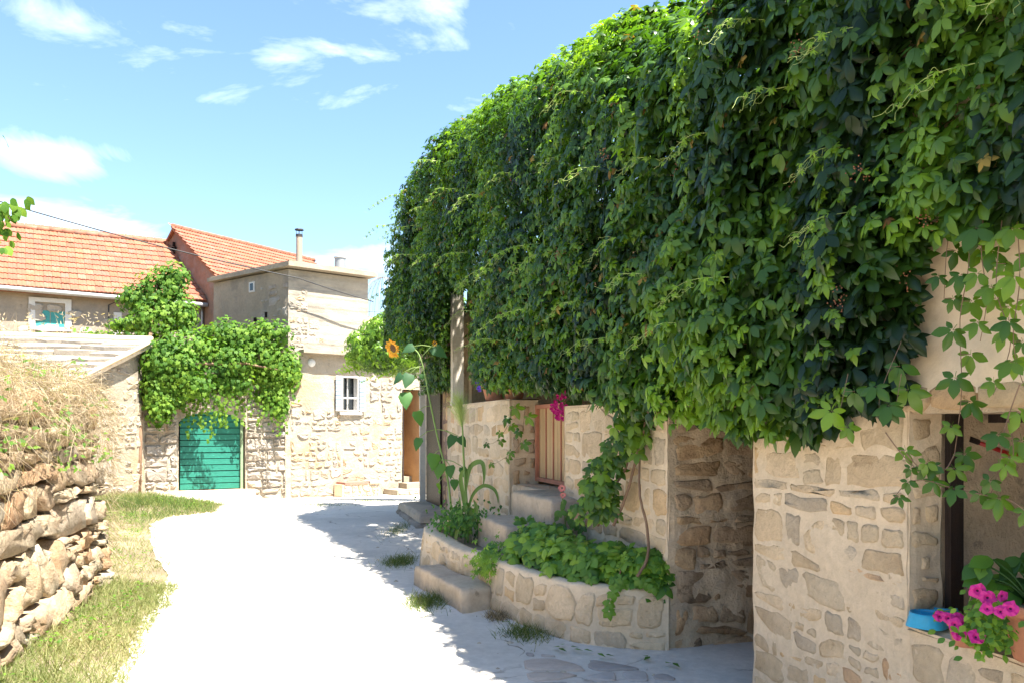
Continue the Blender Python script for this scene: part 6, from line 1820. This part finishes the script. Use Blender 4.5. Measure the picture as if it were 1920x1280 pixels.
# ------------------------------------------------ pots on the garden wall
def pot(c, rad, h, mat, parent, squash=1.0):
    mb = MB(); mb.lathe(c, [(0, 0), (rad*.68, 0), (rad*.72, h*.1), (rad*.94, h*.76), (rad*.95, h*.78)], 24); mb.build('body', mat, parent, smooth=True)
    mb = MB(); mb.lathe(c, [(rad*.93, h*.77), (rad*1.05, h*.78), (rad*1.07, h*.98), (rad*1.02, h), (rad*.93, h*.99), (rad*.91, h*.8)], 24); mb.build('rim', mat, parent, smooth=True)
    mb = MB(); mb.lathe(c, [(rad*.92, h*.85), (rad*.5, h*.90), (0, h*.91)], 20); mb.build('soil', M['soil'], parent)
_petals = {}
def petunia(parent, c, nrm, rad, mat, throat=True):
    key = mat.name+str(int(c[0]*997) % 3); rf = random.Random(key)
    if key not in _petals:
        m2 = MB(); n = 15; ring1 = []; ring2 = []
        for k in range(n):
            a = 2*math.pi*k/n; lob = (1+.10*math.cos(5*a))*rf.uniform(.86, 1.08)
            ring1.append((.5*math.cos(a), .5*math.sin(a), .02)); ring2.append((lob*math.cos(a), lob*math.sin(a), .05*math.cos(5*a)-.04+rf.uniform(-.12, .10)))
        t = [(.16*math.cos(2*math.pi*k/n), .16*math.sin(2*math.pi*k/n), -.22) for k in range(n)]
        m2.add([(0, 0, -.45)]+t+ring1+ring2, [(0, 1+k, 1+(k+1) % n) for k in range(n)], 1)
        base = 1
        m2.f += [(base+k, base+(k+1) % n, base+n+(k+1) % n, base+n+k) for k in range(n)]+[(base+n+k, base+n+(k+1) % n, base+2*n+(k+1) % n, base+2*n+k) for k in range(n)]
        m2.mi += [1]*0+[0]*(2*n)
        _petals[key] = m2.mesh('flower', [mat, M['throat']])
    n_ = Vector(nrm).normalized()
    inst('flower', _petals[key], parent, Matrix.Translation(Vector(c)) @ n_.to_track_quat('Z', 'Y').to_matrix().to_4x4() @ Matrix.Rotation(c[0]*50, 4, 'Z') @ Matrix.Scale(rad*(.8+.35*((c[2]*313) % 1)), 4))
for (px, py, Y, rad, h, lab) in ((893, 748, 11.35, .17, .23, 'terracotta pot with violet petunias nearest the pergola post on the garden wall'), (930, 747, 10.3, .15, .19, 'orange terracotta pot half hidden by creeper on the garden wall')):
    t_ = 7.2 if px < 900 else 6.35
    c = Vector(F(t_, .2, 1.945)); pt_ = thing('flower_pot', tuple(c), lab, 'flower pot'); pot(c, rad, h, M['pot'], pt_)
    fl_ = thing('violet_petunia' if px < 900 else 'potted_greenery', tuple(c+Vector((0, 0, h))), 'violet petunias trailing from the pot beside the post' if px < 900 else 'small green plant in the orange pot on the garden wall', 'plant')
    lq = Leaves()
    for k in range(260):
        q = Vector((r.gauss(0, .13), r.gauss(-.05, .10), abs(r.gauss(.02, .12))-.06)); lq.add('small', c+Vector((0, 0, h))+q, (-.3, -1, .6), (r.uniform(-1, 1), 0, -.6), r.uniform(.04, .07), r.uniform(.1, .8))
    lq.build('foliage', M['shrub'], fl_)['kind'] = 'stuff'
    mb = MB()
    for k in range(6): mb.tube([c+Vector((0, 0, h*.85)), c+Vector((r.uniform(-.1, .1), -.05, h+.1))], .004, 4)
    tinted(mb, 'stem', M['stalk'], fl_, .3)
    if px < 900:
        for k in range(26): petunia(fl_, c+Vector((r.uniform(-.22, .22), -.24-r.random()*.12, h+r.uniform(-.10, .16))), (-.3+r.uniform(-.4, .4), -1, .3), .030, M['purple'])
# small pot on the roof terrace
c = Vector(hr(2.62, 4.955, -2.5)); pt_ = thing('terrace_pot', tuple(c), 'small orange pot on the parapet beyond the flat roofed house', 'flower pot'); pot(c, .12, .18, M['pot'], pt_)

# ------------------------------------------------ the ledge: blue double bowl, pots, petunias
LZ = .722
bw = thing('pet_bowl', F(-.12, .12, LZ), 'light blue plastic double pet bowl on the stone ledge', 'pet bowl')
def bowl_part(c, rad, h, name):
    mb = MB(); n = 32
    prof = [(rad*1.16, 0), (rad*1.10, h*.25), (rad*.98, h*.80), (rad*.96, h), (rad*.90, h*1.02), (rad*.86, h*.96), (rad*.78, h*.35), (rad*.60, h*.22), (0, h*.20)]
    vs = [(c[0]+rr*(1+(.05*math.cos(4*2*math.pi*k/n) if i < 2 else 0))*math.cos(2*math.pi*k/n), c[1]+rr*(1+(.05*math.cos(4*2*math.pi*k/n) if i < 2 else 0))*math.sin(2*math.pi*k/n), c[2]+z) for i, (rr, z) in enumerate(prof) for k in range(n)]
    mb.add(vs, [(i*n+k, i*n+(k+1) % n, (i+1)*n+(k+1) % n, (i+1)*n+k) for i in range(len(prof)-1) for k in range(n)])
    mb.build(name, M['bowl'], bw, smooth=True)
c1, c2 = Vector(F(-.085, .05, LZ)), Vector(F(-.10, .185, LZ))
c1 = at(1738, 1163, 3.62); c1.z = LZ; c2 = at(1768, 1150, 3.75); c2.z = LZ
bowl_part(c1, .074, .060, 'bowl'); bowl_part(c2, .066, .060, 'bowl')
m_ = (c1+c2)/2; mb = MB(); dv = (c2-c1).normalized(); sv_ = Vector((-dv.y, dv.x, 0))
mb.hexa([tuple(m_+dv*a*.05+sv_*b*.055+Vector((0, 0, z))) for z in (0.002, .052) for a, b in ((-1, -1), (1, -1), (1, 1), (-1, 1))]); mb.build('bridge', M['bowl'], bw)
# large pot on its side of the ledge, and the small pot of the petunia
bp = thing('tall_pot', at(1925, 1205, 3.0), 'large worn terracotta pot at the edge of the ledge behind the magenta petunias', 'flower pot')
c = Vector((2.02, 3.10, .715)); pot(c, .155, .22, M['pot'], bp)
s2p = thing('small_pot', (1.83, 3.30, LZ), 'small reddish pot hidden among the petunia stems', 'flower pot'); c = Vector((1.835, 3.32, .715)); pot(c, .062, .10, M['pot'], s2p)
pe = thing('magenta_petunia', (1.85, 3.2, LZ+.08), 'magenta petunias with dark throats trailing over the ledge', 'petunia')
fl_pts = [(1833, 1107, 3.15), (1852, 1120, 3.12), (1880, 1117, 3.1), (1851, 1140, 3.08), (1876, 1145, 3.05), (1895, 1140, 3.03), (1762, 1154, 3.35), (1778, 1158, 3.3), (1796, 1160, 3.25), (1799, 1188, 3.2), (1831, 1193, 3.12), (1790, 1170, 3.22)]
for (px, py, Y) in fl_pts:
    c = at(px, py, Y-.10); petunia(pe, c, (-.35+r.uniform(-.35, .35), -1, .25+r.uniform(-.3, .3)), .026, M['magenta'])
mb = MB(); l9 = Leaves()
base = Vector((1.83, 3.32, .80))
for (px, py, Y) in fl_pts:
    c = at(px, py, Y-.08); P = smooth_path([tuple(base), tuple(base.lerp(c, .5)+Vector((0, 0, .04))), tuple(c+Vector((0, .02, -.0)))], 5); mb.tube(P, .0022, 4)
    for k in range(8):
        q = Vector(P[int(r.random()*(len(P)-1))]); l9.add('ovate', q+Vector((r.uniform(-.02, .02), r.uniform(-.03, .02), r.uniform(-.02, .02))), (-.3+r.uniform(-.5, .5), -.7, .8), (r.uniform(-1, 1), r.uniform(-.5, .2), -.3), r.uniform(.022, .04), r.uniform(.4, 1))
for k in range(330):
    a = at(r.gauss(1858, 30), r.gauss(1180, 24), 3.12+r.uniform(-.12, .15))
    if a.z < .73: a.z = .73+r.random()*.03
    l9.add('ovate', a, (-.3+r.uniform(-.5, .5), -.7, .8), (r.uniform(-1, 1), r.uniform(-.5, .2), -.3), r.uniform(.018, .036), r.uniform(.3, 1))
tinted(mb, 'stem', M['stalk'], pe, .6); l9.build('foliage', M['shrub'], pe)['kind'] = 'stuff'
# broad-leaved plant in the dark opening, growing from the tall pot
bl_ = thing('broad_leaved_plant', (2.0, 3.18, .9), 'dark broad leaved plant rising from the large pot inside the opening', 'plant')
mb = MB(); l10 = Leaves()
for (px, py) in [(1842, 1055), (1862, 1048), (1850, 1080), (1905, 1062), (1922, 1085), (1885, 1098), (1912, 1045), (1935, 1070), (1866, 1090), (1900, 1085), (1940, 1110), (1925, 1050)]:
    c = at(px, py, 3.22); s0 = Vector((2.0, 3.12, .9)); P = smooth_path([tuple(s0), tuple(s0.lerp(c, .5)+Vector((0, 0, .03))), tuple(c)], 4); mb.tube(P, .004, 5)
    for k in range(3): leaf_part('ovate', 0, r.uniform(.0, .6), M['shrub'], bl_, c, (-.2+r.uniform(-.4, .4), -.7, .9), (r.uniform(-1, 1), r.uniform(-.4, .1), -.15), r.uniform(.07, .115))
tinted(mb, 'stem', M['shrub'], bl_, .1)

# wire frame of an old satellite dish beyond the terrace
wd_ = thing('wire_dome', at(715, 560, 25), 'thin wire dome frame standing on the terrace behind the flat roofed house', 'wire frame')
mb = MB(); c = at(718, 590, 25)
for k in range(12):
    a = math.pi*k/12; mb.tube([c+Vector((.72*math.cos(a)*math.cos(q), .72*math.sin(a)*math.cos(q), 1.15*math.sin(q))) for q in [math.pi*j/12 for j in range(13)]], .008, 3)
mb.build('wire', M['galv'], wd_)['kind'] = 'stuff'
mb = MB(); mb.tube([(c.x+.72*math.cos(2*math.pi*k/20), c.y+.72*math.sin(2*math.pi*k/20), c.z) for k in range(21)], .012, 4); mb.tube([c, (c.x, c.y, 3.6)], .03, 6); mb.build('ring', M['galv'], wd_)

# ================================================================== the tree whose twigs reach in on the far side of the lane wall
tr = thing('walnut_tree', (-6.6, 8.0, 1.9), 'tree behind the dry stone wall with a few leafy twigs reaching into view', 'tree')
mb = MB(); base = Vector((-6.6, 8.0, 1.4)); top = Vector((-6.7, 8.0, 4.4))
mb.tube([base, base.lerp(top, .5)+Vector((.1, 0, 0)), top], [.14, .11, .07], 8); mb.build('trunk', M['bark'], tr, smooth=True)
l11 = Leaves(); twig = MB()
def twigpath(q): twig.tube(smooth_path([tuple(v) for v in q], 4), [.02*(1-.7*i/(4*(len(q)-1))) for i in range(4*(len(q)-1)+1)], 5)
for (px, py) in [(14, 400), (20, 412), (2, 455), (-20, 380), (-60, 430), (-120, 330), (-160, 420), (-90, 480), (-200, 360)]:
    e = at(px, py, 7.6); twigpath([top+Vector((0, 0, -.5)), (top+e)/2+Vector((0, 0, .25)), e])
    for k in range(8 if px > -10 else 26):
        q = e+Vector((r.uniform(-.20, .06) if px > -10 else r.uniform(-.35, .35), r.uniform(-.1, .1), r.uniform(-.10, .08)))
        l11.add('ovate', q, (r.uniform(-.4, .6), -1, r.uniform(0, .7)), (r.uniform(-.2, .9), 0, -1), r.uniform(.07, .12), r.uniform(.2, 1))
leaf_cloud(l11, [(-7.3, 8.2, 4.6, 1.6, 1.3, .9), (-8.2, 8.0, 5.2, 1.5, 1.3, 1.0)], 2600, 'ovate', .1, .17, .1, .9, r)
twig.build('branch', M['bark'], tr, smooth=True)['kind'] = 'stuff'
l11.build('crown', M['grape'], tr)['kind'] = 'stuff'
